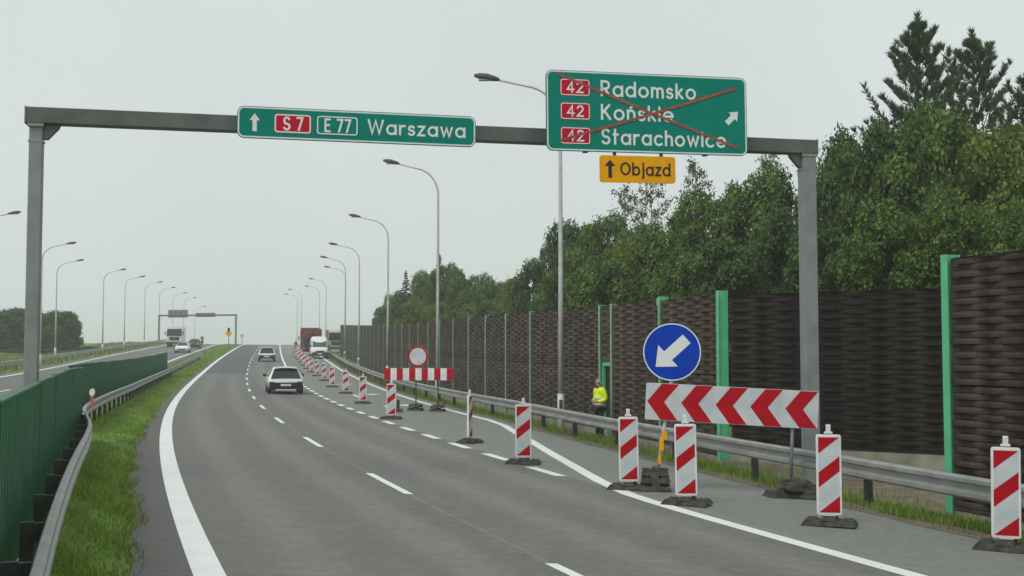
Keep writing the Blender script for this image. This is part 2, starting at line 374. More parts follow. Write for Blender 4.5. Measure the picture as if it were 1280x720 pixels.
# ------------------------------------------------------------------ lettering (single-stroke geometric sans)
def arc(cx, cy, rx, ry, a0, a1, n=14):
    return [(cx + rx * math.cos(math.radians(a0 + (a1 - a0) * i / n)), cy + ry * math.sin(math.radians(a0 + (a1 - a0) * i / n))) for i in range(n + 1)]
RING = lambda cx=.33, r=.33: arc(cx, .33, r, r, 90, 450, 22)
ARCH = lambda x, w: arc(x + w / 2, .66 - w / 2, w / 2, w / 2, 180, 0, 10) + [(x + w, 0)]
G = {
 'W': (1.1, [[(0, 1), (.28, 0), (.55, .95), (.82, 0), (1.1, 1)]]), 'a': (.66, [RING(), [(.66, .68), (.66, 0)]]),
 'r': (.34, [[(0, 0), (0, .68)], arc(.3, .36, .3, .3, 175, 75, 8)]),
 's': (.42, [arc(.21, .49, .19, .17, 25, 265, 10) + arc(.21, .17, .21, .17, 85, -155, 10)]),
 'z': (.46, [[(0, .66), (.46, .66), (0, 0), (.48, 0)]]), 'w': (.84, [[(0, .68), (.21, 0), (.42, .62), (.63, 0), (.84, .68)]]),
 'R': (.58, [[(0, 0), (0, 1), (.28, 1)] + arc(.3, .74, .26, .26, 90, -90, 10) + [(0, .48)], [(.25, .48), (.58, 0)]]),
 'd': (.66, [RING(), [(.66, 1), (.66, 0)]]), 'o': (.66, [RING()]), 'm': (.84, [[(0, 0), (0, .68)], ARCH(0, .42), ARCH(.42, .42)]),
 'k': (.46, [[(0, 0), (0, 1)], [(.42, .66), (.02, .27)], [(.13, .37), (.46, 0)]]), 'K': (.6, [[(0, 0), (0, 1)], [(.55, 1), (.02, .42)], [(.18, .58), (.6, 0)]]),
 'n': (.48, [[(0, 0), (0, .68)], ARCH(0, .48)]), 'ń': (.48, [[(0, 0), (0, .68)], ARCH(0, .48), [(.2, .84), (.38, 1.02)]]),
 'i': (.0, [[(0, 0), (0, .66)], [(0, .84), (0, .97)]]), 'e': (.66, [[(.02, .33), (.66, .33)] + arc(.33, .33, .33, .33, 8, 315, 18)]),
 'S': (.56, [arc(.28, .735, .26, .265, 28, 265, 12) + arc(.28, .245, .28, .245, 85, -155, 12)]), 't': (.32, [[(.12, 1), (.12, 0)], [(0, .66), (.34, .66)]]),
 'c': (.56, [arc(.33, .33, .33, .33, 48, 312, 16)]), 'h': (.48, [[(0, 0), (0, 1)], ARCH(0, .48)]), 'O': (.92, [arc(.46, .5, .46, .48, 90, 450, 26)]),
 'b': (.66, [RING(), [(0, 1), (0, 0)]]), 'j': (.1, [[(.1, .66), (.1, -.12)] + arc(-.04, -.12, .14, .14, 0, -80, 5), [(.1, .84), (.1, .97)]]),
 '4': (.6, [[(.44, 0), (.44, 1), (0, .27), (.62, .27)]]), '2': (.54, [arc(.27, .72, .26, .27, 165, -35, 10) + [(0, 0), (.56, 0)]]),
 '7': (.52, [[(0, 1), (.52, 1), (.16, 0)]]), 'E': (.5, [[(.48, 1), (0, 1), (0, 0), (.5, 0)], [(0, .52), (.42, .52)]]), ' ': (.12, []),
}
def ribbon(mb, pts, w, y):
    pts = [Vector((a, b)) for a, b in pts]; closed = (pts[0] - pts[-1]).length < 1e-6
    if closed: pts = pts[:-1]
    n = len(pts); A = []
    for i, p in enumerate(pts):
        if closed: a, b = pts[i - 1], pts[(i + 1) % n]
        else: a, b = pts[max(i - 1, 0)], pts[min(i + 1, n - 1)]
        d0 = (p - a).normalized() if (p - a).length > 1e-9 else (b - p).normalized()
        d1 = (b - p).normalized() if (b - p).length > 1e-9 else d0
        t = d0 + d1
        t = t.normalized() if t.length > 1e-3 else d0
        nn = Vector((-t.y, t.x)); c = max(.45, abs(nn.dot(Vector((-d0.y, d0.x)))))
        q = p
        if not closed and i == 0: q = p - d1 * w * .4
        if not closed and i == n - 1: q = p + d0 * w * .4
        A.append((q + nn * w / 2 / c, q - nn * w / 2 / c))
    vs = [(q.x, y, q.y) for pr in A for q in pr]; m = n if closed else n - 1
    mb.add(vs, [(2 * i, 2 * i + 1, 2 * ((i + 1) % n) + 1, 2 * ((i + 1) % n)) for i in range(m)])
def word(txt, x0, x1, z0, h, stroke, y, gap=.34):
    stroke = h * .165
    tot = sum(G[c][0] for c in txt) + gap * (len(txt) - 1); sx = (x1 - x0) / tot; mb = MB(); x = 0; k = 0
    for c in txt:
        for st in G[c][1]:
            ribbon(mb, [(x0 + (x + a) * sx, z0 + b * h) for a, b in st], stroke, y - .0006 * (k % 4)); k += 1
        x += G[c][0] + gap
    return mb
def rrect(x0, x1, z0, z1, r, n=5):
    out = []
    for cx, cz, a in ((x1 - r, z1 - r, 0), (x0 + r, z1 - r, 90), (x0 + r, z0 + r, 180), (x1 - r, z0 + r, 270)):
        out += arc(cx, cz, r, r, a, a + 90, n)
    return out
def ring_flat(mb, outer, inner, y):
    n = len(outer); mb.add([(a, y, b) for a, b in outer] + [(a, y, b) for a, b in inner], [(i, (i + 1) % n, n + (i + 1) % n, n + i) for i in range(n)])
def arrow_poly(cx, cz, L, sw, hw, hl, ang):
    p = [(-sw / 2, -L / 2), (sw / 2, -L / 2), (sw / 2, L / 2 - hl), (hw / 2, L / 2 - hl), (0, L / 2), (-hw / 2, L / 2 - hl), (-sw / 2, L / 2 - hl)]
    c, s = math.cos(ang), math.sin(ang); return [(cx + a * c - b * s, cz + a * s + b * c) for a, b in p]

# ------------------------------------------------------------------ gantry over the carriageway
GL, GR = at(43, 300, 18.6), at(1011, 380, 21.5)
gd = Vector((GR.x - GL.x, GR.y - GL.y, 0)); GSPAN = gd.length; gd.normalize(); GROT = math.atan2(gd.y, gd.x); gn = Vector((gd.y, -gd.x, 0))
def on_gantry(px, py, off):
    a, b = ray(px, py); q = GL + gn * off      # solve a*Y = q.x + t gd.x ; Y = q.y + t gd.y
    t = (a * q.y - q.x) / (gd.x - a * gd.y); Y = q.y + t * gd.y
    return Vector((a * Y, Y, CAM_H + b * Y))
zl, zr = at(43, 146, 18.6).z, at(1011, 184, 21.5).z; ZB = (zl + zr) / 2
g = thing('sign_gantry', 'grey steel portal gantry spanning the carriageway and carrying the big green signs', 'gantry', (GL.x, GL.y, 0), GROT)
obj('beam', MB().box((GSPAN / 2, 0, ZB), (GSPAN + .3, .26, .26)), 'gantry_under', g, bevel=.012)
for fx in (.24, .66):
    fl_ = obj('flange', MB().box((fx * GSPAN - .02, 0, ZB), (.035, .36, .36)), 'gantry', g); obj('flange', MB().box((fx * GSPAN + .02, 0, ZB), (.035, .36, .36)), 'gantry', g)
    mb = MB()
    for i in (-1, 0, 1):
        for j in (-1, 0, 1):
            if i or j: mb.tube([(fx * GSPAN - .06, i * .155, ZB + j * .155), (fx * GSPAN + .06, i * .155, ZB + j * .155)], .016, 6)
    obj('flange_bolt', mb, 'galv', fl_, kind='stuff')
for x, gzv in ((0, gz(GL.x, GL.y)), (GSPAN, gz(GR.x, GR.y))):
    sgn = 1 if x == 0 else -1; hw = .107 if x == 0 else .137
    obj('leg', MB().box((x, 0, (ZB - .133 + gzv - .1) / 2), (.21 if x == 0 else .27, .18 if x == 0 else .24, ZB - .133 - gzv + .1)), 'gantry', g, bevel=.02)
    mb = MB().prism([(x + sgn * hw, ZB - .38), (x + sgn * hw, ZB - .134), (x + sgn * .36, ZB - .134), (x + sgn * .34, ZB - .19), (x + sgn * .17, ZB - .38)], -.06, .06)
    obj('bracket', mb, 'gantry_under', g)
    obj('collar', MB().box((x, 0, ZB - .16), (2 * hw + .03, .27, .05)), 'gantry', g); obj('collar', MB().box((x, 0, ZB - .42), (2 * hw + .02, .25 if x else .19, .03)), 'gantry', g)
    obj('end_cap', MB().box((x - sgn * .16, 0, ZB), (.02, .28, .28)), 'gantry', g)
    obj('base_plate', MB().box((x, 0, gzv + .02), (.55, .55, .05)), 'galv_dark', g)
    mb = MB()
    for i in (-1, 1):
        for j in (-1, 1): mb.tube([(x + i * .22, j * .22, gzv + .04), (x + i * .22, j * .22, gzv + .12)], .02, 6)
    obj('anchor_bolt', mb, 'galv', g, kind='stuff')

def sign_frame(name, label, cat, TL, TR, BL, off, border=.035, r=.12, face='sign_green', edge='sign_white'):
    a, b, c = on_gantry(*TL, off), on_gantry(*TR, off), on_gantry(*BL, off)
    w = (Vector((b.x, b.y)) - Vector((a.x, a.y))).length; h = a.z - c.z
    t = thing(name, label, cat, (c.x, c.y, c.z), GROT); t.rotation_euler = (0, -math.atan2(b.z - a.z, w), GROT)
    obj('panel', MB().prism(rrect(0, w, 0, h, r), -.02, .02), [face], t)
    mb = MB(); ring_flat(mb, rrect(.012, w - .012, .012, h - .012, r * .9), rrect(border, w - border, border, h - border, r * .7), -.0215)
    obj('border', mb, edge, t)
    mb = MB()
    for k in range(max(2, int(w / 1.2))):
        x = (k + .5) * w / max(2, int(w / 1.2)); mb.box((x, .05, h / 2), (.06, .056, h * .96))
    obj('back_rib', mb, 'sign_back', t, kind='stuff')
    return t, w, h
# straight-on sign
t, w, h = sign_frame('direction_sign', 'long green overhead sign reading Warszawa with S7 and E77 plates', 'road sign', (296, 132), (594, 146), (296, 172), .36)
obj('arrow', MB().flat(arrow_poly(.071 * w, .5 * h, .56 * h, .13 * h, .32 * h, .22 * h, 0), -.0235), 'sign_white', t)
p = obj('route_plate', MB().prism(rrect(.15 * w, .302 * w, .2 * h, .80 * h, .05), -.026, -.0225), 'sign_red', t)
mb = MB(); ring_flat(mb, rrect(.152 * w, .300 * w, .21 * h, .79 * h, .045), rrect(.152 * w + .022, .300 * w - .022, .21 * h + .022, .79 * h - .022, .03), -.0275); obj('plate_border', mb, 'sign_white', p)
obj('route_number', word('S 7', .19 * w, .265 * w, .31 * h, .38 * h, .085, -.0275), 'sign_white', p)
p = obj('route_plate', MB().prism(rrect(.323 * w, .496 * w, .2 * h, .80 * h, .05), -.026, -.0225), 'sign_green', t)
mb = MB(); ring_flat(mb, rrect(.325 * w, .494 * w, .21 * h, .79 * h, .045), rrect(.325 * w + .02, .494 * w - .02, .21 * h + .02, .79 * h - .02, .03), -.0275); obj('plate_border', mb, 'sign_white', p)
obj('route_number', word('E 77', .36 * w, .463 * w, .31 * h, .38 * h, .085, -.0275), 'sign_white', p)
obj('lettering', word('Warszawa', .54 * w, .95 * w, .31 * h, .42 * h, .092, -.0245), 'sign_white', t)
for fx in (.2, .8): obj('hanger', MB().box((fx * w, .14, h * .5), (.08, .14, h * .7)), 'galv_dark', t)
# crossed-out exit sign
t, w, h = sign_frame('direction_sign', 'big green overhead sign listing Radomsko Końskie Starachowice, crossed out in red', 'road sign', (683, 87), (933, 98), (683, 188), .38)
for fz, nm, x1 in ((.79, 'Radomsko', .735), (.495, 'Końskie', .62), (.19, 'Starachowice', .885)):
    p = obj('route_plate', MB().prism(rrect(.068 * w, .212 * w, fz * h - .105 * h, fz * h + .105 * h, .05), -.026, -.0225), 'sign_red', t)
    mb = MB(); ring_flat(mb, rrect(.07 * w, .21 * w, fz * h - .1 * h, fz * h + .1 * h, .045), rrect(.07 * w + .015, .21 * w - .015, fz * h - .1 * h + .015, fz * h + .1 * h - .015, .03), -.0275); obj('plate_border', mb, 'sign_white', p)
    obj('route_number', word('42', .103 * w, .177 * w, fz * h - .06 * h, .125 * h, .05, -.0275), 'sign_white', p)
    obj('lettering', word(nm, .27 * w, x1 * w, fz * h - .085 * h, .175 * h, .058, -.0245), 'sign_white', t)
obj('arrow', MB().flat(arrow_poly(.925 * w, .485 * h, .22 * h, .07 * h, .16 * h, .10 * h, -math.pi / 4), -.0235), 'sign_white', t)
for a, b, yy in (((.055, .95), (.945, .10), -.031), ((.945, .86), (.07, .13), -.034)):
    mb = MB(); ribbon(mb, [(a[0] * w, a[1] * h), ((a[0] + b[0]) / 2 * w, (a[1] + b[1]) / 2 * h - .015), (b[0] * w, b[1] * h)], .042, yy)
    mb2 = MB(); v = mb.v; n_ = len(v)
    mb2.add(v + [(x, y + .002, z) for x, y, z in v], mb.f + [tuple(i + n_ for i in f) for f in mb.f]); obj('crossing_tape', mb2, 'tape_red', t)
for fx in (.2, .8): obj('hanger', MB().box((fx * w, .14, h * .38), (.08, .14, h * .75)), 'galv_dark', t)
# detour plate hanging below
t, w, h = sign_frame('detour_sign', 'small yellow Objazd detour plate hanging under the crossed-out sign', 'road sign', (750, 194), (844, 196.5), (750, 227.5), .385, .012, .05, 'sign_yellow', 'sign_yellow')
obj('arrow', MB().flat(arrow_poly(.13 * w, .5 * h, .68 * h, .14 * h, .42 * h, .24 * h, 0), -.0235), 'ink', t)
obj('lettering', word('Objazd', .275 * w, .92 * w, .29 * h, .44 * h, .052, -.0245), 'ink', t)
for fx in (.2, .82): obj('hanger', MB().box((fx * w, .02, h + .03), (.06, .02, .14)), 'galv_dark', t)

# ------------------------------------------------------------------ guardrails
PROF = [(0, .75), (.04, .748), (.068, .715), (.068, .665), (.0, .632), (.0, .565), (.068, .53), (.068, .475), (.04, .443), (0, .44), (-.01, .446), (.024, .452), (.056, .48), (.056, .523), (-.012, .557), (-.012, .64), (.056, .673), (.056, .708), (.024, .738), (-.01, .742)]
def path_frame(uf, y):
    a, b = P(y - .4, uf(y - .4)), P(y + .4, uf(y + .4)); d = (b - a).normalized(); return P(y, uf(y)), Vector((d.y, -d.x, 0)).normalized(), d
def guardrail(name, label, uf, y0, y1, side, post_step, group='guardrails', post='galv_dark', arm=.10, pw=.12):
    """side +1: the beam's face looks to growing u"""
    t = thing(name, label, 'guardrail', (0, 0, 0), 0, group); ys = ygrid(y0, y1); mb = MB(); n = len(PROF); vs = []
    for y in ys:
        p, s, d = path_frame(uf, y)
        for a, z in PROF: vs.append(p + s * side * a + Vector((0, 0, z)))
    fs = [(i * n + k, i * n + (k + 1) % n, (i + 1) * n + (k + 1) % n, (i + 1) * n + k) for i in range(len(ys) - 1) for k in range(n)]
    fs += [tuple(range(n)), tuple(range((len(ys) - 1) * n, len(ys) * n))]
    mb.add(vs, fs); obj('beam', mb, 'galv_beam', t)
    pm = MB().box((-.02 - pw / 2 - arm, 0, .3), (pw, .07, .78)).box((-.012 - arm / 2, 0, .6), (arm + .02, .06, .16)); me = pm.mesh('post', post)
    jm = MB().box((.025, 0, .60), (.012, .34, .27)).mesh('joint_plate', 'galv')
    y = y0 + .5; k = 0
    while y < y1 - .3:
        p, s, d = path_frame(uf, y); r = math.atan2((s * side).y, (s * side).x)
        link('post', me, t, p, (0, 0, r)); y += post_step * abs(d.y); k += 1
    return t
rail_u = lambda y: lerp_tab(U_RAIL, y)
guardrail('guardrail', 'grey guardrail running in front of the brown woven noise wall', rail_u, 3, 168, -1, 3.95)
med_tab = [(-10, -1.38), (21, -1.42), (24, -1.55), (27, -1.85), (30, -2.08), (36, -2.05), (50, -1.85), (120, -1.75)]
def med_u(y):                                # smoothed
    return sum(lerp_tab(med_tab, y + d) for d in (-2, -1, 0, 1, 2)) / 5
guardrail('guardrail', 'grey median guardrail bending beside the green screen and grass strip', med_u, 2, 128, 1, 2.0, arm=.10, pw=.11)
guardrail('guardrail', 'distant grey guardrail on the far verge below the opposite street lamps', lambda y: -14.2, 45, 240, 1, 4.0)

# green glare screen: trapezoid sheet panels on black posts
def scr_u(y): return lerp_tab([(4, -1.74), (12, -1.76), (22, -1.90), (28, -1.95)], y) if y < 28.2 else med_u(y) - .45
t = thing('glare_screen', 'dark green corrugated glare screen standing behind the median guardrail', 'screen')
W_ = 1.96; N_ = 7
sm = MB(); prof = []
for k in range(N_):
    x = k * W_ / N_; q = W_ / N_; prof += [(x, 0), (x + .36 * q, 0), (x + .5 * q, .045), (x + .86 * q, .045)]
prof.append((W_, 0)); n = len(prof); Z0, Z1 = .22, 1.755
vs = [(x, -y, Z0) for x, y in prof] + [(x, -y, Z1) for x, y in prof] + [(x, -y + .012, Z0) for x, y in prof] + [(x, -y + .012, Z1) for x, y in prof]
fs = []
for i in range(n - 1):
    fs += [(i, i + 1, n + i + 1, n + i), (2 * n + i, 3 * n + i, 3 * n + i + 1, 2 * n + i + 1), (n + i, n + i + 1, 3 * n + i + 1, 3 * n + i), (i, 2 * n + i, 2 * n + i + 1, i + 1)]
sm.add(vs, fs); scr_me = sm.mesh('panel', 'screen'); fix(scr_me)
post_me = MB().box((0, .07, .8), (.1, .08, 1.7)).mesh('post', 'black')
cap_me = MB().box((W_ / 2, -.015, Z1 + .012), (W_ - .01, .075, .022)).mesh('top_rail', 'screen')
y = 3.0
while y < 85:
    if 28.2 > y > 26.4: y = 31.0
    a = P(y, scr_u(y)); d = P(y + .1, scr_u(y + .1)) - a; d.normalize(); y2 = y + 2.0 * d.y; b = P(y2, scr_u(y2))
    r = math.atan2(b.y - a.y, b.x - a.x); dzr = random.uniform(-.015, .015)
    link('panel', scr_me, t, (a.x, a.y, (a.z + b.z) / 2 + dzr), (random.uniform(-.012, .012), 0, r))
    link('top_rail', cap_me, t, (a.x, a.y, (a.z + b.z) / 2 + dzr), (0, 0, r))
    link('post', post_me, t, tuple(a), (0, 0, r)); y = y2
# reflector post on the median rail
q = at(115, 505, 31.0); q.z -= .74 - .02; t = thing('marker_post', 'small white and red marker post standing on the median guardrail', 'marker post', (q.x, q.y, q.z + .74))
obj('stem', MB().box((0, 0, .08), (.07, .04, .30)), 'marker_red', t); obj('head', MB().prism(arc(0, .29, .07, .10, 0, 360, 14)[:-1], -.03, .03), 'beacon_white', t)

# ------------------------------------------------------------------ noise barrier
ROW_H, HALF = .102, .55
def slat_mesh(L, phase, mname, seg=.14):
    n = max(8, int(round(L / seg))); mb = MB(); vs = []
    for i in range(n + 1):
        x = L * i / n; o = -.034 * math.sin(math.pi * x / HALF + phase * math.pi); e = -.03
        for y, z in ((o - .02, .006), (o - .027, ROW_H / 2), (o - .02, ROW_H - .005), (o + .014, ROW_H - .005), (o + .014, .006)): vs.append((x, y + e, z))
    fs = [(i * 5 + k, i * 5 + (k + 1) % 5, i * 5 + 5 + (k + 1) % 5, i * 5 + 5 + k) for i in range(n) for k in range(5)]
    fs += [(0, 1, 2, 3, 4), tuple(range(n * 5 + 4, n * 5 - 1, -1))]
    mb.add(vs, fs); return mb
_cache = {}
def panel(parent, a, b, z0, H, mname, single):
    L = (Vector(b[:2]) - Vector(a[:2])).length; r = math.atan2(b[1] - a[1], b[0] - a[0]); rows = int((H - .06) / ROW_H); mid = rows // 2
    key = (round(L, 1), rows, mname, single); Lr = round(L, 1) - .12
    if key not in _cache:
        bk = MB().box((Lr / 2, .10, H / 2), (Lr, .04, H - .02)); bm_ = bk.mesh('panel', 'backing')
        stake = MB()
        x = HALF
        while x < Lr - .2: stake.tube([(x, -.03, .03), (x, -.03, H - .05)], .02, 5); x += HALF
        sk_ = stake.mesh('stake', mname); rail = [MB().box((Lr / 2, -.03, .02), (Lr, .1, .035)).mesh('edge_board', mname), MB().box((Lr / 2, -.045, (H + .07 + rows * ROW_H) / 2), (Lr, .10, H - .08 - rows * ROW_H)).mesh('edge_board', mname)]
        if single: sl = [slat_mesh(Lr, ph, mname).mesh('slat', mname) for ph in (0, 1)]; [fix(s_) for s_ in sl]
        else:
            mb = MB()
            for k in range(rows):
                s_ = slat_mesh(Lr, k % 2, mname, .14); dz = .045 + k * ROW_H + (.02 if k >= mid else 0); mb.add([(x, y, z + dz) for x, y, z in s_.v], s_.f)
            sl = mb.mesh('slat', mname); fix(sl)
        _cache[key] = (bm_, sk_, rail, sl)
    bm_, sk_, rail, sl = _cache[key]
    d = (Vector(b[:2]) - Vector(a[:2])).normalized(); o = (a[0] + d.x * .06, a[1] + d.y * .06, z0)
    p = link('panel', bm_, parent, o, (0, 0, r))
    st = link('stake', sk_, p); st["kind"] = 'stuff'; [link('edge_board', e_, p) for e_ in rail]
    if single:
        for k in range(rows):
            s_ = link('slat', sl[k % 2], p, (random.uniform(-.004, .004), random.uniform(-.012, .012), .045 + k * ROW_H + (.02 if k >= mid else 0)), (random.uniform(-.03, .03), random.uniform(-.001, .001), 0))
    else: q = link('slat', sl, p); q["kind"] = 'stuff'
def hpost(H, front, back='post_green'): return MB().box((0, -.115, H / 2), (.15, .018, H)).box((0, .115, H / 2), (.15, .018, H), 1).box((0, 0, H / 2), (.016, .21, H), 1).mesh('post', [front, back])
def wall_pt(Y): return P(Y, lerp_tab(U_WALL, Y))
wa = thing('noise_barrier', 'long brown woven noise wall with pale posts receding up the hill', 'noise wall', (0, 0, 0), 0, 'woven noise walls')
Ys = [27.8, 31.62, 35.42, 36.5]
while Ys[-1] < 152: Ys.append(Ys[-1] + 4.0 / math.sqrt(1 + (slope(Ys[-1]) + .03) ** 2))
def wtop(Y): return zp(Y) + lerp_tab([(27.8, 3.50), (56, 3.78), (153, 3.75)], Y)
pg = hpost(4.12, 'post_green'); pgp = hpost(4.12, 'post_pale'); pf = MB().box((0, -.1285, 2.03), (.09, .008, 4.0)).mesh('post_face', 'post_pale')
cap = MB().box((.11, 0, 3.98), (.14, .2, .2)).mesh('post_cap', 'post_green')
DOOR = (35.42, 36.5)
for i, Y in enumerate(Ys):
    a = wall_pt(Y); b = wall_pt(Ys[i + 1]) if i + 1 < len(Ys) else None
    dd = (b if b else a) - (a if b else wall_pt(Ys[i - 1])); r = math.atan2(-dd.y, -dd.x)
    po = link('post', pg if i < 2 else pgp, wa, (a.x, a.y, wtop(Y) - (4.02 if i < 2 else 4.10)), (0, 0, r))
    if i == 1: link('post_face', pf, po)
    if i in (1, 4, 6, 8, 10, 12): link('post_cap', cap, po, (-.26, 0, 0))
    if b is None: continue
    H = 3.84; z0 = (wtop(Y) + wtop(Ys[i + 1])) / 2 - H
    if Y == DOOR[0]:
        H2 = 1.75; panel(wa, (b.x, b.y), (a.x, a.y), z0 + H - H2, H2, 'weave', False)
        L = (b - a).length; fr = MB(); zd = z0 + H - H2 - .04
        for x in (.14, L - .14): fr.box((x, -.02, (zd + gz(a.x, a.y)) / 2 - .05), (.10, .07, zd - gz(a.x, a.y) + .1))
        fr.box((L / 2, -.02, zd - .03), (L - .18, .075, .12))
        dr = obj('door_frame', fr, 'post_green', wa, (b.x, b.y, 0), (0, 0, r))
        lf = obj('door', MB().box((L / 2 - .02, .06, (zd + gz(a.x, a.y)) / 2 - .05), (L - .42, .05, zd - gz(a.x, a.y) - .05)), 'door_dark', wa, (b.x, b.y, 0), (0, 0, r))
        obj('handle', MB().box((.3, .0, .75), (.12, .05, .03)).box((.25, .02, .75), (.03, .06, .14)), 'galv', lf)
    else:
        panel(wa, (b.x, b.y), (a.x, a.y), z0, H, 'weave', i < 2)
# concrete plinth under the wall
mb = MB(); vs = []
for Y in Ys:
    p = wall_pt(Y); z = p.z
    vs += [p + Vector((-.05, -.02, -.3)), Vector((p.x - .05, p.y - .02, wtop(Y) - 3.86)), Vector((p.x + .12, p.y + .05, wtop(Y) - 3.86)), p + Vector((.12, .05, -.3))]
n = len(Ys); mb.add(vs, [(i * 4 + k, i * 4 + (k + 1) % 4, i * 4 + 4 + (k + 1) % 4, i * 4 + 4 + k) for i in range(n - 1) for k in range(4)]); obj('plinth', mb, 'concrete', wa)
# return wall running square to the road
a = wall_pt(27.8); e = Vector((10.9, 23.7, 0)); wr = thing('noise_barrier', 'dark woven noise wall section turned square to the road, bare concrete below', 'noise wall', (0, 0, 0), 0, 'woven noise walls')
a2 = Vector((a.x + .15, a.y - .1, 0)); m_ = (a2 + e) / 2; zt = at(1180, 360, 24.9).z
panel(wr, (a2.x, a2.y), (e.x, e.y), zt - 3.55, 3.55, 'weave_shaded', True)
dd = (e - a2); r = math.atan2(dd.y, dd.x); L = dd.length
obj('plinth', MB().box((L / 2, .04, (zt - 3.56 - 1.0) / 2 - .05), (L, .2, (zt - 3.56) + 1.1)), 'concrete', wr, (a2.x, a2.y, 0), (0, 0, r))
link('post', hpost(4.3, 'post_green'), wr, (e.x, e.y, -.75), (0, 0, r))
# near wall
wb = thing('noise_barrier', 'tall brown woven noise wall behind a bright green post, nearest the photographer', 'noise wall', (0, 0, 0), 0, 'woven noise walls')
s0 = Vector((6.82, 18.0)); dr_ = Vector((.345, -1)).normalized(); r = math.atan2(dr_.y, dr_.x)
pn = hpost(4.3, 'post_green')
for k in range(4):
    q = s0 + dr_ * 4.0 * k; link('post', pn, wb, (q.x, q.y, 3.62 - 4.28), (0, 0, r))
    if k < 3:
        q2 = q + dr_ * 4.0; panel(wb, tuple(q), tuple(q2), 3.58 - 3.85, 3.85, 'weave_mid', True)
q2 = s0 + dr_ * 12; mb = MB().box((6, .04, -.55), (12, .2, .52)); obj('plinth', mb, 'concrete', wb, (s0.x, s0.y, 0), (0, 0, r))

# ------------------------------------------------------------------ traffic beacons
def rubber_base(mb, L, Wd, H, T=None):
    c = .07
    def hexa(x0, x1, y0, y1, z0, z1, in_):
        vs = [Vector(v) for v in ((x0, y0, z0), (x1, y0, z0), (x1, y1, z0), (x0, y1, z0), (x0 + in_, y0 + in_, z1), (x1 - in_, y0 + in_, z1), (x1 - in_, y1 - in_, z1), (x0 + in_, y1 - in_, z1))]
        if T: vs = [T @ v for v in vs]
        mb.add(vs, [(0, 3, 2, 1), (4, 5, 6, 7), (0, 1, 5, 4), (1, 2, 6, 5), (2, 3, 7, 6), (3, 0, 4, 7)])
    hexa(-L / 2, L / 2, -Wd / 2, Wd / 2, .012, H * .62, .045)
    hexa(-L * .16, L * .16, -Wd * .42, Wd * .42, H * .625, H, .03)
    for sx in (-1, 1):
        for sy in (-1, 1): hexa(sx * L * .33 - .075, sx * L * .33 + .075, sy * Wd * .24 - .055, sy * Wd * .24 + .055, H * .625, H * .82, .018)
        hexa(sx * L * .36 - .05, sx * L * .36 + .05, -Wd * .49, Wd * .49, 0, .0115, .0)
    return mb
BW, BH, BZ = .33, 1.08, .14
def make_beacon():
    t = thing('traffic_beacon', '', 'beacon', (0, 0, 0), 0, 'red and white beacons closing the exit lane')
    obj('base', rubber_base(MB(), .72, .46, .12), 'rubber', t, rot=(0, 0, math.radians(-14)), bevel=.008)
    obj('panel', MB().prism(rrect(-BW / 2, BW / 2, BZ, BZ + BH, .03, 3), -.028, .028), 'beacon_white', t, bevel=.006)
    iw, z0, z1 = BW / 2 - .026, BZ + .036, BZ + BH - .036
    obj('sheet', MB().flat([(-iw, z0), (iw, z0), (iw, z1), (-iw, z1)], -.0295), 'beacon_grey', t)
    s = .85 * 2 * iw; H_ = z1 - z0
    obj('stripe', MB().flat([(-iw, z1), (iw, z1), (-iw, z1 - H_ * .22)], -.0312), 'beacon_red', t)
    obj('stripe', MB().flat([(-iw, z0 + H_ * .33), (iw, z0 + H_ * .55), (iw, z0 + H_ * .75), (-iw, z0 + H_ * .53)], -.0312), 'beacon_red', t)
    obj('stripe', MB().flat([(-iw, z0), (iw, z0), (iw, z0 + H_ * .22)], -.0312), 'beacon_red', t)
    obj('foot', MB().box((0, 0, .155), (.16, .05, .05)), 'beacon_white', t)
    obj('handle', MB().box((0, 0, BZ + BH + .025), (.11, .045, .03)).box((0, 0, BZ + BH + .085), (.062, .042, .10)), 'beacon_white', t, bevel=.008)
    return t
bea = make_beacon(); first = True
BEACONS = [
 (1258, 688, 0, 'striped beacon beside the green post of the nearest woven wall, at the picture edge'),
 (1037, 657, 3, 'striped beacon beside the square end of the red chevron board'),
 (858.5, 631, -4, 'striped beacon standing in front of the chevron board, next to the solid edge line'),
 (786.5, 612, 2, 'striped beacon right beside the chevron board stand, below the blue arrow sign'),
 (654, 580, 5, 'striped beacon alone between the start of the short dashes and the person in yellow'),
 (587, 554, 74, 'beacon turned edge-on so only a thin white strip shows, on a wide black base'),
 (489, 524, -6, 'striped beacon in front of the red and white no-entry barrier'),
 (453.5, 504.5, 4, 'first striped beacon past the no-entry barrier, counting towards the van'),
 (432, 492, -3, 'second striped beacon past the no-entry barrier, counting towards the van'),
 (415, 484, 2, 'third striped beacon past the no-entry barrier, counting towards the van'),
 (405, 476, 0, 'fourth striped beacon past the no-entry barrier, counting towards the van'),
 (396, 470, 3, 'fifth striped beacon past the no-entry barrier, counting towards the van'),
 (389, 465.5, 0, 'sixth striped beacon past the no-entry barrier, in front of the van'),
 (384, 461, -4, 'seventh striped beacon past the no-entry barrier, in front of the van'),
 (380, 457, 0, 'eighth striped beacon past the no-entry barrier, by the workers'),
 (376.5, 453, 0, 'ninth striped beacon past the no-entry barrier, by the workers'),
 (373.5, 449.5, 0, 'tenth striped beacon past the no-entry barrier, beside the red truck'),
 (370.5, 446.5, 0, 'eleventh and farthest visible striped beacon, beside the red truck'),
]
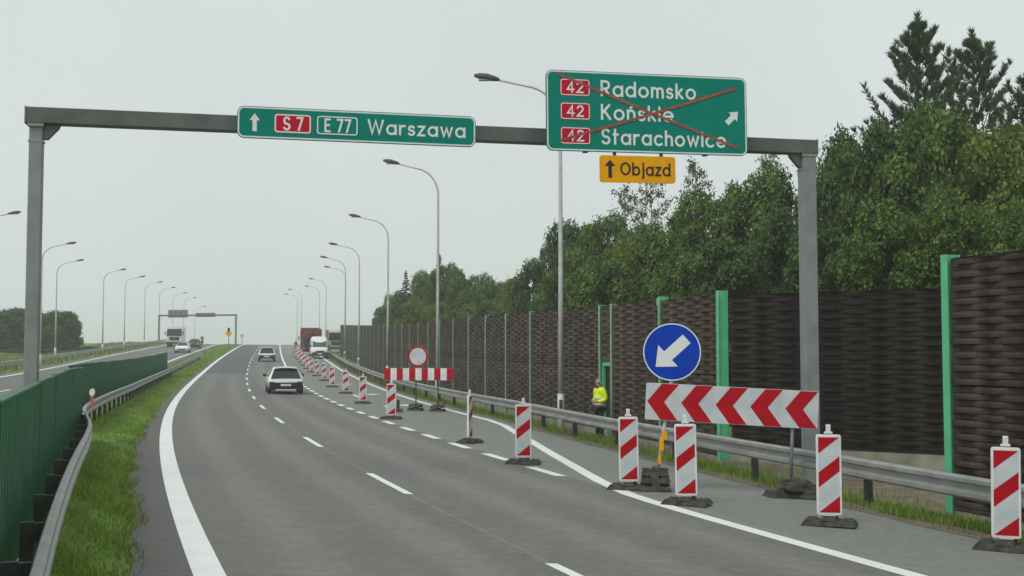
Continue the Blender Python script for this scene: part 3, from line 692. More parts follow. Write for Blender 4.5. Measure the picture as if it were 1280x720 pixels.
for px, py, deg, lab in BEACONS:
    q = hit(px, py); face = math.atan2(q.x, q.y); rz = -face * .7 + math.radians(deg)
    if first: bea.location = q; bea.rotation_euler = (0, 0, rz); bea["label"] = lab; first = False
    else:
        c = copy_tree(bea, q, rz, lab)
    o = bea if lab is BEACONS[0][3] else c
    o.rotation_euler = (random.uniform(-.02, .02), random.uniform(-.015, .015), rz)

# ------------------------------------------------------------------ chevron board and blue arrow
cl, cr = hit(819, 613), hit(990, 622)
cbL, cbR = at(807, 501, cl.y), at(1023, 513, cr.y + .15)
bd = cbR - cbL; L = Vector((bd.x, bd.y)).length; rz = math.atan2(bd.y, bd.x); tilt = -math.atan2(bd.z, L)
t = thing('chevron_barrier', 'wide white board with five red chevrons on two dark rubber footed posts', 'barrier board', (cbL.x, cbL.y, 0), rz)
HB = .62; T = Matrix.Translation((0, 0, cbL.z)) @ Matrix.Rotation(tilt, 4, 'Y')
mb = MB(); mb.prism(rrect(0, L, -HB / 2, HB / 2, .03, 3), -.02, .02, 0, T); bo = obj('board', mb, 'beacon_grey', t)
for k in range(5):
    x = (5 + 104 * k) / 518 * L; q = L / 518
    mb = MB().flat([(x, 0), (x + 43 * q, HB / 2 - .006), (x + 95 * q, HB / 2 - .006), (x + 52 * q, 0), (x + 95 * q, -HB / 2 + .006), (x + 43 * q, -HB / 2 + .006)], -.0225)
    mb.v = [tuple(T @ Vector(v)) for v in mb.v]; obj('chevron', mb, 'beacon_red', bo)
def loc_(p): v = Vector(p) - Vector((cbL.x, cbL.y, 0)); c, s = math.cos(-rz), math.sin(-rz); return Vector((v.x * c - v.y * s, v.x * s + v.y * c, v.z))
b0, b1 = loc_(cl), loc_(cr)
topL = loc_(at(840, 470, cl.y + .05)); topR = loc_(at(992, 500, cr.y + .2))
obj('post', MB().tube([b0 + Vector((0, .03, .05)), Vector((topL.x, .05, topL.z))], .03, 10), 'galv', t, smooth=True)
b1p = Vector((b1.x, .07, b1.z + .05)); obj('post', MB().tube([b1p, Vector((topR.x, .055, topR.z))], .028, 10), 'gantry', t, smooth=True)
dd = Vector((topL.x, .05, topL.z)) - b0
s0_, s1_ = b0 + dd * .30, b0 + dd * .47
obj('strap', MB().box(tuple((s0_ + s1_) / 2 + Vector((0, -.03, .03))), (.07, .05, .2)).box(tuple(s1_ + Vector((.02, -.02, .02))), (.09, .03, .15)).box(tuple(s0_ + Vector((-.01, -.03, -.06))), (.05, .03, .14)), 'sign_yellow', t)
obj('strap', MB().box(tuple(b0 + Vector((0, -.13, .15))), (.06, .05, .10)), 'orange_light', t)
def foot(c, parts):
    for dx, dy, dz, rx, ry, rzz, LL, WW in parts:
        TT = Matrix.Translation(c + Vector((dx, dy, dz))) @ Matrix.Rotation(rzz, 4, 'Z') @ Matrix.Rotation(rx, 4, 'X') @ Matrix.Rotation(ry, 4, 'Y')
        obj('rubber_foot', rubber_base(MB(), LL, WW, .14, TT), 'rubber', t, bevel=.01)
foot(b0, [(0, 0, 0, 0, 0, .1, .52, .6), (.0, .04, .122, 0, 0, .02, .50, .55), (.0, .06, .244, 0, 0, .06, .46, .42)])
foot(b1, [(-.12, .02, 0, 0, .0, .3, .62, .42), (.28, -.06, 0, 0, .02, -.25, .66, .42), (.10, -.02, .15, .25, .1, .5, .62, .42)])
# round blue sign
c = at(840, 440, cl.y - .06); R_ = 36.0 / F * c.y
t = thing('arrow_sign', 'round blue sign with white arrow pointing down towards the lanes', 'road sign', c, rz)
obj('panel', MB().prism(arc(0, 0, R_, R_, 0, 360, 48)[:-1], -.012, .012), 'sign_blue', t)
mb = MB(); ring_flat(mb, arc(0, 0, R_ * .995, R_ * .995, 0, 360, 48)[:-1], arc(0, 0, R_ * .955, R_ * .955, 0, 360, 48)[:-1], -.0135); obj('border', mb, 'sign_white', t)
obj('arrow', MB().flat(arrow_poly(-.03 * R_, -.03 * R_, 1.45 * R_, .40 * R_, 1.0 * R_, .58 * R_, math.radians(132)), -.0150), 'sign_white', t)
obj('clamp', MB().box((0, .035, .1), (.09, .05, .05)).box((0, .035, -.3), (.09, .05, .05)), 'galv_dark', t)

# ------------------------------------------------------------------ no-entry barrier further up
fl, fr_ = hit(518.5, 513.5), hit(549, 514)
Yb = (fl.y + fr_.y) / 2; A, B = at(480.5, 467.5, Yb + .3), at(566.5, 467.5, Yb - .3)
bd = B - A; L = Vector((bd.x, bd.y)).length; rz = math.atan2(bd.y, bd.x)
t = thing('closure_barrier', 'red and white striped closure board under the round no-entry sign', 'barrier board', (A.x, A.y, 0), rz)
hb = 15.0 / F * Yb; zc = A.z
bo = obj('board', MB().box((L / 2, 0, zc), (L, .03, hb)), 'beacon_white', t)
for k in range(6):
    obj('stripe', MB().box((L * (2 * k + .5) / 11, -.0165, zc), (L / 11, .004, hb - .004)), 'beacon_red', bo)
def loc2(p): v = Vector(p) - Vector((A.x, A.y, 0)); c_, s_ = math.cos(-rz), math.sin(-rz); return Vector((v.x * c_ - v.y * s_, v.x * s_ + v.y * c_, v.z))
for q, tz in ((fl, 2.3), (fr_, 1.45)):
    q = loc2(q); obj('post', MB().tube([(q.x, .05, q.z + .05), (q.x, .05, tz)], .028, 8), 'galv_dark', t)
    for k in range(2):
        TT = Matrix.Translation((q.x, 0, q.z + k * .145)); obj('rubber_foot', rubber_base(MB(), .62 - .1 * k, .5, .14, TT), 'rubber', t)
c = at(522.5, 445.5, Yb + .0); R_ = 13.4 / F * Yb
t = thing('no_entry_sign', 'round white sign with red rim above the striped closure board', 'road sign', (c.x, c.y - .03, c.z), rz)
obj('panel', MB().prism(arc(0, 0, R_, R_, 0, 360, 40)[:-1], -.012, .012), 'beacon_grey', t)
mb = MB(); ring_flat(mb, arc(0, 0, R_ * .998, R_ * .998, 0, 360, 40)[:-1], arc(0, 0, R_ * .80, R_ * .80, 0, 360, 40)[:-1], -.014); obj('rim', mb, 'beacon_red', t)
q = hit(497.5, 515); t = thing('rubber_weight', 'small black rubber weight on the closed lane behind the beacon by the no-entry barrier', 'weight', q, .3)
obj('block', rubber_base(MB(), .34, .5, .15), 'rubber', t); obj('grip', MB().box((0, 0, .3), (.12, .1, .34)), 'rubber', t, bevel=.02)

# ------------------------------------------------------------------ street lamps
def make_lamp(H, reach, label, group):
    t = thing('street_lamp', label, 'street lamp', (0, 0, 0), 0, group)
    obj('base', MB().tube([(0, 0, -.3), (0, 0, 1.1)], .115, 10), 'galv', t, smooth=True)
    obj('hatch', MB().box((0, -.116, .75), (.10, .02, .35)), 'galv_dark', t)
    zs = H - 1.7; pts = [(0, 0, 1.1), (0, 0, zs * .5), (0, 0, zs)]; rr = [.09, .075, .058]
    for a in range(1, 9):
        th = math.radians(a * 9.5); pts.append((-1.25 * (1 - math.cos(th)), 0, zs + 1.25 * math.sin(th))); rr.append(.056 - a * .0018)
    th = math.radians(76); ex, ez = pts[-1][0], pts[-1][2]; L = reach - .6 + ex
    pts.append((ex - L, 0, ez + L * .22)); rr.append(.038)
    obj('pole', MB().tube(pts, rr, 10), 'galv', t, smooth=True)
    hx, hz = pts[-1][0], pts[-1][2]
    mb = MB(); secs = [(.0, .06, .06), (.14, .12, .10), (.4, .18, .14), (.65, .16, .12), (.84, .08, .06)]; vs = []
    for d, w_, h_ in secs:
        for k in range(10): th = 2 * math.pi * k / 10; vs.append((hx - d, w_ * math.cos(th), hz + .01 + d * .17 + h_ * max(-.45, math.sin(th))))
    mb.add(vs, [(i * 10 + k, i * 10 + (k + 1) % 10, i * 10 + 10 + (k + 1) % 10, i * 10 + 10 + k) for i in range(4) for k in range(10)] + [tuple(range(10)), tuple(range(40, 50))])
    hd = obj('head', mb, 'lamp_head', t, smooth=True)
    obj('lens', MB().box((hx - .48, 0, hz + .015), (.42, .22, .03), 0), 'lens', hd)
    return t
ORD = ['first', 'second', 'third', 'fourth', 'fifth', 'sixth', 'seventh', 'eighth', 'ninth', 'tenth']
lamp = make_lamp(11.25, 2.62, '', 'street lamps along the noise wall side')
for i, (px, Y, hs_) in enumerate([(701, 38, 1.0), (547, 60, 1), (484.5, 84, 1), (448.5, 107, 1), (431, 129, 1), (431.5, 151, 1), (407, 188, 1), (399, 220, 1), (376.5, 236, 1), (371, 256, 1)]):
    x = at(px, 440, Y).x; lab = ('tall street lamp with its arm end passing behind the crossed-out green sign', 'street lamp with curved arm rising just behind the no-entry barrier board')[i] if i < 2 else \
        'galvanised street lamp on the noise wall side, %s beyond the no-entry barrier' % ORD[i - 2]
    o = lamp if i == 0 else copy_tree(lamp, (0, 0, 0))
    o.location = (x, Y, gz(x, Y)); o["label"] = lab; tp_ = lerp_tab([(38, 91), (60, 200), (84, 268), (107, 303.5), (129, 320), (151, 332.5), (188, 347.5), (220, 357), (236, 361), (256, 367)], Y); o.scale = (1, 1, (at(0, tp_, Y).z - gz(x, Y)) / 11.2); o.rotation_euler = (0, 0, -.08 if i == 0 else random.uniform(-.06, .06))
for i, (px, Y) in enumerate([(-34, 76), (50, 99), (69, 125), (128, 147), (155, 169), (180, 190), (198.5, 212), (215, 236), (229, 262), (243, 296)]):
    x = at(px, 440, Y).x; lab = ('street lamp whose head alone pokes into the picture above the glare screen', 'street lamp standing close behind the gantry leg over the median', 'street lamp in front of the round trees across the opposite carriageway')[i] if i < 3 else \
        'pale street lamp across the opposite carriageway, %s beyond the round trees' % ORD[i - 3]
    z = gz(x, Y); top = at(0, lerp_tab([(76, 262), (99, 301), (125, 323), (147, 335), (169, 344), (190, 351), (212, 358), (236, 365), (262, 371), (296, 382)], Y), Y).z
    o = copy_tree(lamp, (x, Y, z), math.pi + random.uniform(-.05, .05), lab, (1, 1, (top - z) / 11.3), 'street lamps across the opposite carriageway')

# ------------------------------------------------------------------ far gantry and small signs on the median
YG = 192; a, b = at(197.5, 430, YG), at(295.5, 428, YG - 3); d = Vector((b.x - a.x, b.y - a.y, 0)); L = d.length; r = math.atan2(d.y, d.x)
zb = at(245, 394.5, YG).z
t = thing('sign_gantry', 'distant grey gantry over the opposite carriageway seen from behind', 'gantry', (a.x, a.y, 0), r)
obj('beam', MB().box((L / 2, 0, zb), (L, .24, .26)), 'gantry_under', t)
for x, p in ((0.13, a), (L - .13, b)): g0 = gz(p.x, p.y); obj('leg', MB().box((x, 0, (zb - .132 + g0) / 2), (.26, .24, zb - .132 - g0)), 'gantry', t)
for nm, x0, x1, y0, y1, lab in (('direction_sign', 209, 234, 387.5, 397, 'tall grey sign back on the distant gantry, above the truck'), ('direction_sign', 244, 268.5, 391.5, 396.5, 'long low grey sign back at the middle of the distant gantry')):
    fa = lambda px: (px - 197.5) / 98 * L
    s = thing(nm, lab, 'road sign', (a.x, a.y, 0), r); zc = at(245, (y0 + y1) / 2, YG).z; hh = (y1 - y0) / F * YG
    obj('panel', MB().box(((fa(x0) + fa(x1)) / 2, .2, zc), (fa(x1) - fa(x0), .04, hh)), 'sign_back', s)
    mb = MB()
    for k in range(4): mb.box((fa(x0) + (k + .5) * (fa(x1) - fa(x0)) / 4, .15, zc), (.08, .056, hh * .9))
    obj('back_rib', mb, 'gantry_under', s, kind='stuff')
Y = 178; c = at(286, 416.5, Y); g0 = gz(c.x, c.y); t = thing('warning_sign', 'small yellow diamond sign on the grassy median next to the distant gantry leg', 'road sign', (c.x, c.y, 0))
obj('post', MB().tube([(0, 0, g0 - .1), (0, 0, c.z + .6)], .05, 8), 'galv_dark', t)
obj('panel', MB().prism([(0, c.z - .62), (.55, c.z - .05), (0, c.z + .52), (-.55, c.z - .05)], -.06, -.04), 'sign_yellow', t)
obj('lamp', MB().box((0, -.1, c.z + .55), (.36, .14, .55)), 'ink', t, bevel=.03)
Y = 182; c = at(302.5, 419.5, Y); g0 = gz(c.x, c.y); t = thing('road_sign', 'tiny grey round sign on the median beyond the yellow diamond sign', 'road sign', (c.x, c.y, 0))
obj('post', MB().tube([(0, 0, g0 - .1), (0, 0, c.z)], .04, 8), 'galv_dark', t); obj('panel', MB().prism(arc(0, c.z, .3, .3, 0, 360, 16)[:-1], -.06, -.04), 'galv', t)

# ------------------------------------------------------------------ vehicles
def wheel(parent, x, y, r, w, rimmat='rim'):
    s = 1 if x > 0 else -1
    o = obj('wheel', MB().tube([(x - w / 2, y, r), (x - w / 2 + .02, y, r), (x + w / 2 - .02, y, r), (x + w / 2, y, r)], [r * .93, r, r, r * .93], 18), 'tyre', parent, smooth=False)
    obj('rim', MB().tube([(x + s * (w / 2 - .01), y, r), (x + s * (w / 2 + .012), y, r)], [r * .62, r * .55], 14), rimmat, o)
def loft(secs):
    mb = MB(); vs = []
    for y, zb, zm, zt, wb, wm, wt in secs:
        half = [(0, zb), (wb * .88, zb), (wb, zb + .1), (wm, (zb + zm) / 2 + .05), (wm * .985, zm), (wt + (wm - wt) * .12, zm + (zt - zm) * .8), (wt * .9, zt - .015), (wt * .5, zt + .01), (0, zt + .015)]
        vs += [(x, y, z) for x, z in half] + [(-x, y, z) for x, z in half[-2:0:-1]]
    n = 16; m = len(secs)
    mb.add(vs, [(i * n + k, i * n + (k + 1) % n, (i + 1) * n + (k + 1) % n, (i + 1) * n + k) for i in range(m - 1) for k in range(n)] + [tuple(range(n)), tuple(range((m - 1) * n, m * n))])
    return mb
def quad(mb, p, q, r_, s, th=.012):
    p, q, r_, s = map(Vector, (p, q, r_, s)); nn = (q - p).cross(s - p).normalized() * th
    mb.add([p, q, r_, s, p + nn, q + nn, r_ + nn, s + nn], [(0, 1, 2, 3), (7, 6, 5, 4), (0, 4, 5, 1), (1, 5, 6, 2), (2, 6, 7, 3), (3, 7, 4, 0)]); return mb
def make_car(label, paint, group='cars on the motorway'):
    t = thing('car', label, 'car', (0, 0, 0), 0, group)
    secs = [(-2.06, .34, .68, .74, .66, .78, .70), (-2.0, .28, .76, .84, .80, .86, .76), (-1.9, .26, .84, .955, .84, .88, .76), (-1.52, .24, .93, 1.40, .86, .885, .60),
            (-1.2, .24, .96, 1.455, .86, .885, .61), (-.4, .22, .95, 1.475, .86, .885, .62), (.35, .22, .93, 1.42, .86, .885, .60), (1.0, .22, .91, 1.0, .86, .885, .72), (1.2, .22, .89, .96, .86, .88, .74), (1.8, .26, .74, .82, .82, .85, .70), (2.05, .36, .58, .64, .64, .70, .55)]
    obj('body', loft(secs), paint, t, smooth=True)
    # glazing sits just proud of the body
    rw = MB(); quad(rw, (-.76, -2.012, .85), (.76, -2.012, .85), (.57, -1.56, 1.375), (-.57, -1.56, 1.375), .02); obj('rear_window', rw, 'glass', t)
    ws = MB(); quad(ws, (.66, 1.06, .99), (-.66, 1.06, .99), (-.53, .40, 1.43), (.53, .40, 1.43), .012); obj('windscreen', ws, 'glass', t)
    for s in (-1, 1):
        mb = MB(); quad(mb, (s * .895, -1.45, .99), (s * .895, .78, .96), (s * .665, .32, 1.37), (s * .665, -1.2, 1.39), .008 * -s); obj('side_window', mb, 'glass', t)
        lamp_ = MB().box((s * .71, -2.03, .66), (.28, .10, .045)); obj('tail_light', lamp_, 'red_light', t, bevel=.02)
        obj('headlight', MB().box((s * .58, 1.95, .66), (.32, .2, .13)), 'head_light', t, bevel=.03)
        mi = obj('mirror', MB().box((s * .99, .62, 1.0), (.17, .10, .13)).box((s * .9, .64, .96), (.08, .05, .05)), 'black', t, bevel=.02)
        for y in (-1.28, 1.27): wheel(t, s * .80, y, .315, .2)
    obj('bumper', MB().box((0, -2.03, .425), (1.68, .18, .42)), 'black', t, bevel=.03)
    obj('rear_skirt', MB().box((0, -2.085, .235), (1.05, .10, .06)), 'car_silver', t, bevel=.01)
    obj('number_plate', MB().box((0, -2.128, .50), (.52, .012, .11)), 'beacon_white', t)
    obj('spoiler', MB().box((0, -1.6, 1.445), (1.12, .26, .035)), paint, t, bevel=.012)
    obj('wiper', MB().box((.1, -1.835, 1.09), (.5, .02, .02)), 'black', t)
    obj('grille', MB().box((0, 2.03, .48), (.95, .06, .16)), 'black', t, bevel=.02)
    obj('underbody', MB().box((0, 0, .22), (1.5, 3.4, .08)), 'black', t)
    return t
def place_on(o, px, py, back=False, rot=None, off=0):
    q = hit(px, py); o.location = q; h = heading(q.y); o.rotation_euler = (0, 0, h + (math.pi if back else 0)); return q
car = make_car('white hatchback with black rear window driving away in the near lanes', 'car_white')
place_on(car, 357.5, 493); f2 = (Matrix.Rotation(heading(56), 3, 'Z') @ Vector((0, 2.0, 0))); car.location += f2; car.location.z = gz(car.location.x, car.location.y); car.scale = (1.02, 1, .95)
c2 = make_car('smaller white car driving away farther up the hill, ahead of the near hatchback', 'car_white'); place_on(c2, 333.5, 451.5)
c4 = copy_tree(car, (0, 0, 0), None, 'white oncoming car with headlights on the opposite carriageway'); place_on(c4, 228.5, 441, True)
c5 = make_car('dark oncoming car following the white car on the opposite carriageway', 'car_dark'); place_on(c5, 243.5, 435.5, True)

# motorcycle with rider far off
def make_motorbike(px, py):
    q = hit(px, py); t = thing('motorcycle', 'tiny dark motorcycle behind the dark oncoming car', 'motorcycle', q, heading(q.y) + math.pi)
    for y in (-.68, .70):
        mb = MB(); vs = []
        for k in range(16):
            th = 2 * math.pi * k / 16
            for rr, xx in ((.31, -.05), (.31, .05), (.22, .03), (.22, -.03)): vs.append((xx, y + rr * math.cos(th), .31 + rr * math.sin(th)))
        mb.add(vs, [(4 * k + j, 4 * k + (j + 1) % 4, 4 * ((k + 1) % 16) + (j + 1) % 4, 4 * ((k + 1) % 16) + j) for k in range(16) for j in range(4)]); w_ = obj('wheel', mb, 'tyre', t)
        obj('hub', MB().tube([(-.05, y, .31), (.05, y, .31)], .21, 12), 'rim', w_)
    obj('frame', MB().box((0, 0, .55), (.3, .75, .4)).box((0, .35, .85), (.28, .5, .25)).tube([(0, .45, .9), (0, .7, .31)], .04, 6), 'car_dark', t, bevel=.05)
    obj('seat', MB().box((0, -.4, .86), (.28, .7, .12)), 'black', t, bevel=.04)
    obj('handlebar', MB().tube([(-.38, .35, 1.08), (0, .42, 1.02), (.38, .35, 1.08)], .018, 6), 'galv_dark', t)
    obj('headlight', MB().tube([(0, .6, .9), (0, .68, .9)], .09, 10), 'head_light', t)
    return t, q
mbk, mq = make_motorbike(252.5, 431.5)

def make_van(px, py, back):
    t = thing('van', 'white panel van parked facing us on the closed lane behind the beacons', 'van'); place_on(t, px, py, back)
    secs = [(-2.6, .35, 1.3, 2.40, .92, .98, .86), (-2.55, .3, 1.3, 2.48, .95, 1.0, .90), (0.9, .3, 1.3, 2.52, .95, 1.0, .90), (1.35, .3, 1.25, 2.40, .95, 1.0, .84), (2.05, .3, 1.15, 1.28, .95, .99, .84), (2.55, .32, 1.0, 1.10, .9, .95, .78), (2.75, .42, .85, .92, .75, .82, .66)]
    obj('body', loft(secs), 'car_white', t, smooth=True)
    mb = MB(); quad(mb, (.82, 2.08, 1.30), (-.82, 2.08, 1.30), (-.76, 1.46, 2.16), (.76, 1.46, 2.16), .014); obj('windscreen', mb, 'glass_teal', t)
    for s in (-1, 1):
        mb = MB(); quad(mb, (s * 1.005, .55, 1.35), (s * 1.005, 1.75, 1.30), (s * .935, 1.3, 2.0), (s * .945, .55, 2.05), .008 * -s); obj('side_window', mb, 'glass', t)
        obj('headlight', MB().box((s * .70, 2.58, .92), (.3, .26, .2)), 'head_light', t, bevel=.04)
        obj('mirror', MB().box((s * 1.14, 1.75, 1.42), (.2, .1, .3)), 'black', t, bevel=.03)
        for y in (-1.6, 1.75): wheel(t, s * .88, y, .35, .22)
    obj('bumper', MB().box((0, 2.68, .52), (1.8, .25, .32)), 'black', t, bevel=.05); obj('grille', MB().box((0, 2.74, .78), (.95, .1, .14)), 'black', t, bevel=.02)
    obj('number_plate', MB().box((0, 2.815, .5), (.52, .012, .11)), 'beacon_white', t); obj('underbody', MB().box((0, 0, .3), (1.6, 4.6, .1)), 'black', t)
make_van(398.5, 447.5, True)
def make_truck(label, px, py, Y, back, cab, body, kind, group=None):
    p = at(px, 440, Y) if Y else hit(px, py); p.z = gz(p.x, p.y)
    t = thing('truck', label, 'truck', p, heading(p.y) + (math.pi if back else 0))
    obj('cab', MB().prism([(-1.22, .7), (1.22, .7), (1.24, 1.8), (1.16, 2.95), (-1.16, 2.95), (-1.24, 1.8)], 1.6, 3.5), cab, t, bevel=.1)
    mb = MB(); quad(mb, (1.16, 3.505, 1.72), (-1.16, 3.505, 1.72), (-1.10, 3.505, 2.66), (1.10, 3.505, 2.66), .02); obj('windscreen', mb, 'glass', t)
    obj('visor', MB().box((0, 3.6, 2.78), (2.2, .2, .14)), 'black', t, bevel=.03); obj('grille', MB().box((0, 3.52, 1.32), (1.5, .06, .55)), 'black', t)
    obj('bumper', MB().box((0, 3.5, .62), (2.44, .32, .40)), 'galv_dark', t, bevel=.05); obj('badge', MB().box((0, 3.56, 1.45), (.3, .03, .12)), 'rim', t)
    for s in (-1, 1):
        obj('headlight', MB().box((s * .98, 3.62, .92), (.34, .1, .2)), 'head_light', t, bevel=.02)
        obj('side_window', MB().box((s * 1.225, 2.7, 2.15), (.03, .9, .7)), 'glass', t)
        obj('mirror', MB().box((s * 1.42, 3.35, 2.15), (.14, .12, .6)), 'black', t, bevel=.02)
        for y in (2.6, -1.6, -2.9): wheel(t, s * 1.02, y, .5, .36)
    obj('chassis', MB().box((0, -.3, .75), (1.1, 7.2, .3)), 'black', t)
    obj('roof_fairing', MB().prism([(-1.12, 2.96), (1.12, 2.96), (.95, 3.42), (-.95, 3.42)], 1.7, 3.2), 'car_white' if kind == 'box' else cab, t, bevel=.06)
    if kind == 'box': obj('cargo_box', MB().box((0, -1.3, 2.05), (2.5, 5.4, 2.5)), body, t, bevel=.04)
    elif kind == 'tipper':
        bm_ = MB(); bm_.box((0, -1.2, 2.16), (2.4, 5.2, .08)); obj('subframe', MB().box((.1, -1.2, 1.45), (2.0, 4.9, 1.3)), 'black', t); bm_.box((-1.2, -1.2, 2.75), (.08, 5.2, 1.1)); bm_.box((1.2, -1.2, 2.75), (.08, 5.2, 1.1)); bm_.box((0, 1.36, 2.75), (2.32, .08, 1.3)); bm_.box((0, -3.76, 2.75), (2.32, .08, 1.05)); bm_.box((1.0, -3.8, 1.95), (.5, .1, .5))
        tb = obj('tipper_body', bm_, body, t); rb = MB()
        for s in (-1, 1):
            for k in range(6): rb.box((s * 1.265, -3.4 + .9 * k, 2.75), (.05, .1, 1.08))
        obj('body_rib', rb, body, tb, kind='stuff'); obj('canopy_shield', MB().box((0, 1.9, 3.36), (2.4, 1.1, .08)).box((0, 2.42, 3.46), (2.4, .06, .2)), body, tb)
    return t
make_truck('white lorry coming towards us on the opposite carriageway under the distant gantry', 220, 433.5, None, True, 'car_silver', 'car_white', 'box')
make_truck('dark fronted lorry with pale roof parked at the end of the woven wall', 419, 440, 172, True, 'truck_grey', 'truck_dark', 'box')
rt = make_truck('dark red tipper lorry parked beyond the white van', 388, 440, 150, False, 'truck_teal', 'truck_red', 'tipper')
for s in (-1, 1): obj('tail_light', MB().box((s * .95, -3.95, .85), (.4, .06, .16)), 'orange_light', rt)
obj('loading_arm', MB().tube([(.9, -3.7, 1.2), (.7, -4.0, 2.5), (.1, -4.05, 2.95), (-.5, -3.95, 2.7)], .11, 8), 'galv_dark', rt)

# ------------------------------------------------------------------ people
DG = None
def skin_mesh(name, verts, edges, radii, mname, sub=1):
    me = bpy.data.meshes.new(name); me.from_pydata(verts, edges, []); o = bpy.data.objects.new(name, me); COL.objects.link(o)
    md = o.modifiers.new("skin", 'SKIN'); md.use_smooth_shade = True
    for i, r in enumerate(radii):
        sv = me.skin_vertices[0].data[i]; sv.radius = r if isinstance(r, tuple) else (r, r); sv.use_root = (i == 0)
    s = o.modifiers.new("sub", 'SUBSURF'); s.levels = sub; s.render_levels = sub
    dg = bpy.context.evaluated_depsgraph_get(); dg.update(); nm = bpy.data.meshes.new_from_object(o.evaluated_get(dg)); nm.name = name
    bpy.data.objects.remove(o); nm.materials.clear(); nm.materials.append(M[mname]); return nm
def person_meshes(jacket, trousers):
    # x right, -y the way the person faces, z up; standing, weight on one leg, forearms folded to the front
    V = [(0, 0, .95), (0, .0, 1.12), (0, -.005, 1.30), (0, 0, 1.43), (0, -.01, 1.50), (0, -.03, 1.585), (0, -.03, 1.67), (0, -.125, 1.60)]
    E = [(0, 1), (1, 2), (2, 3), (3, 4), (4, 5), (5, 6), (5, 7)]; Rr = [(.15, .11), (.135, .1), (.15, .105), (.10, .08), .052, (.078, .092), (.068, .08), .012]
    def add(p, par, r): V.append(p); E.append((par, len(V) - 1)); Rr.append(r); return len(V) - 1
    for s in (-1, 1):
        h = add((s * .09, 0, .86), 0, .085); k = add((s * .11, -.02 - .01 * s, .48), h, .058); a = add((s * .12, .02, .09), k, .04); add((s * .135, -.13, .035), a, .032)
        sh = add((s * .185, 0, 1.40), 3, .062); el = add((s * .25, .05, 1.12), sh, .045); wr = add((s * .13, -.17, 1.06), el, .032)
        pl = add((s * .07, -.225, 1.075), wr, (.034, .022))
        for f in range(4):
            b = add((s * (.035 - .004 * f), -.245, 1.105 - .02 * f), pl, .0095); c_ = add((s * -.005, -.262, 1.11 - .022 * f), b, .0088); add((s * -.03 + s * .006 * (f == 3), -.25, 1.105 - .022 * f), c_, .0078)
        b = add((s * .075, -.24, 1.115), pl, .0105); add((s * .045, -.262, 1.145), b, .009)
    body = skin_mesh('body', V, E, Rr, 'skin')
    JV = [(0, .005, .90), (0, .005, 1.05), (0, 0, 1.2), (0, 0, 1.34), (0, 0, 1.44), (0, -.01, 1.49)]; JE = [(0, 1), (1, 2), (2, 3), (3, 4), (4, 5)]; JR = [(.225, .18), (.225, .18), (.215, .17), (.20, .15), (.13, .11), (.09, .085)]
    for s in (-1, 1):
        n0 = len(JV); JV += [(s * .19, .0, 1.405), (s * .275, .055, 1.12), (s * .15, -.145, 1.06)]; JE += [(4, n0), (n0, n0 + 1), (n0 + 1, n0 + 2)]; JR += [.105, .088, .066]
    jk = skin_mesh('jacket', JV, JE, JR, jacket, 2)
    TV = [(0, 0, .92)]; TE = []; TR = [(.165, .125)]
    for s in (-1, 1):
        n0 = len(TV); TV += [(s * .095, 0, .83), (s * .112, -.02 - .01 * s, .48), (s * .12, .018, .10)]; TE += [(0, n0), (n0, n0 + 1), (n0 + 1, n0 + 2)]; TR += [.105, .078, .066]
    tr = skin_mesh('trousers', TV, TE, TR, trousers)
    return body, jk, tr
def band(z, rx, ry, h=.055, n=24):
    mb = MB(); vs = [(rx * math.cos(2 * math.pi * k / n), ry * math.sin(2 * math.pi * k / n), z + d) for d in (-h / 2, h / 2) for k in range(n)]
    vs += [(x * .96, y * .96, z_) for x, y, z_ in vs]; f = []
    for k in range(n): a, b = k, (k + 1) % n; f += [(a, b, n + b, n + a), (2 * n + a, 3 * n + a, 3 * n + b, 2 * n + b), (n + a, n + b, 3 * n + b, 3 * n + a), (a, 2 * n + a, 2 * n + b, b)]
    return mb.add(vs, f)
def make_person(label, loc, rz, jacket, trousers, detail=True, group=None):
    body, jk, tr = person_meshes(jacket, trousers); t = tag(link('person', body, None, loc, (0, 0, rz)), label, 'person', group)
    link('jacket', jk, t); link('trousers', tr, t)
    obj('reflective_band', band(1.0, .240, .196), 'reflective', t); obj('reflective_band', band(1.17, .234, .19), 'reflective', t)
    mb = MB(); 
    for s in (-1, 1): mb.tube([(s * .125, .06, .02), (s * .125, -.02, .14), (s * .125, -.02, .2)], [.05, .06, .062], 8); mb.box((s * .135, -.08, .045), (.095, .26, .085))
    obj('boots', mb, 'black', t, bevel=.02)
    hv = MB(); vs = []; n = 14
    for i in range(6):
        th = math.radians(i * 18 - 5)
        for k in range(n): ph = 2 * math.pi * k / n; vs.append((.098 * math.cos(th) * math.cos(ph), -.02 + .112 * math.cos(th) * math.sin(ph), 1.62 + .125 * math.sin(th) + (.02 if math.sin(ph) < -.4 else -.06 * max(0, math.sin(ph))) * (1 - i / 5)))
    hv.add(vs, [(i * n + k, i * n + (k + 1) % n, i * n + n + (k + 1) % n, i * n + n + k) for i in range(5) for k in range(n)] + [tuple(range(5 * n, 6 * n))]); obj('hair', hv, 'hair', t, smooth=True)
    if detail:
        for s in (-1, 1):
            obj('eye', MB().tube([(s * .03, -.118, 1.625), (s * .03, -.126, 1.625)], [.011, .006], 8), 'ink', t); obj('ear', MB().tube([(s * .085, -.02, 1.58), (s * .10, -.01, 1.60), (s * .088, -.02, 1.63)], [.012, .018, .012], 6), 'skin', t, smooth=True)
        obj('mouth', MB().box((0, -.118, 1.552), (.045, .01, .008)), 'red_light', t)
        obj('collar', MB().tube([(-.08, -.07, 1.5), (0, -.10, 1.475), (.08, -.07, 1.5)], .022, 6), 'cloth_black', t)
    return t
pp = at(749.5, 520, 35.0); pp.z = gz(pp.x, pp.y)
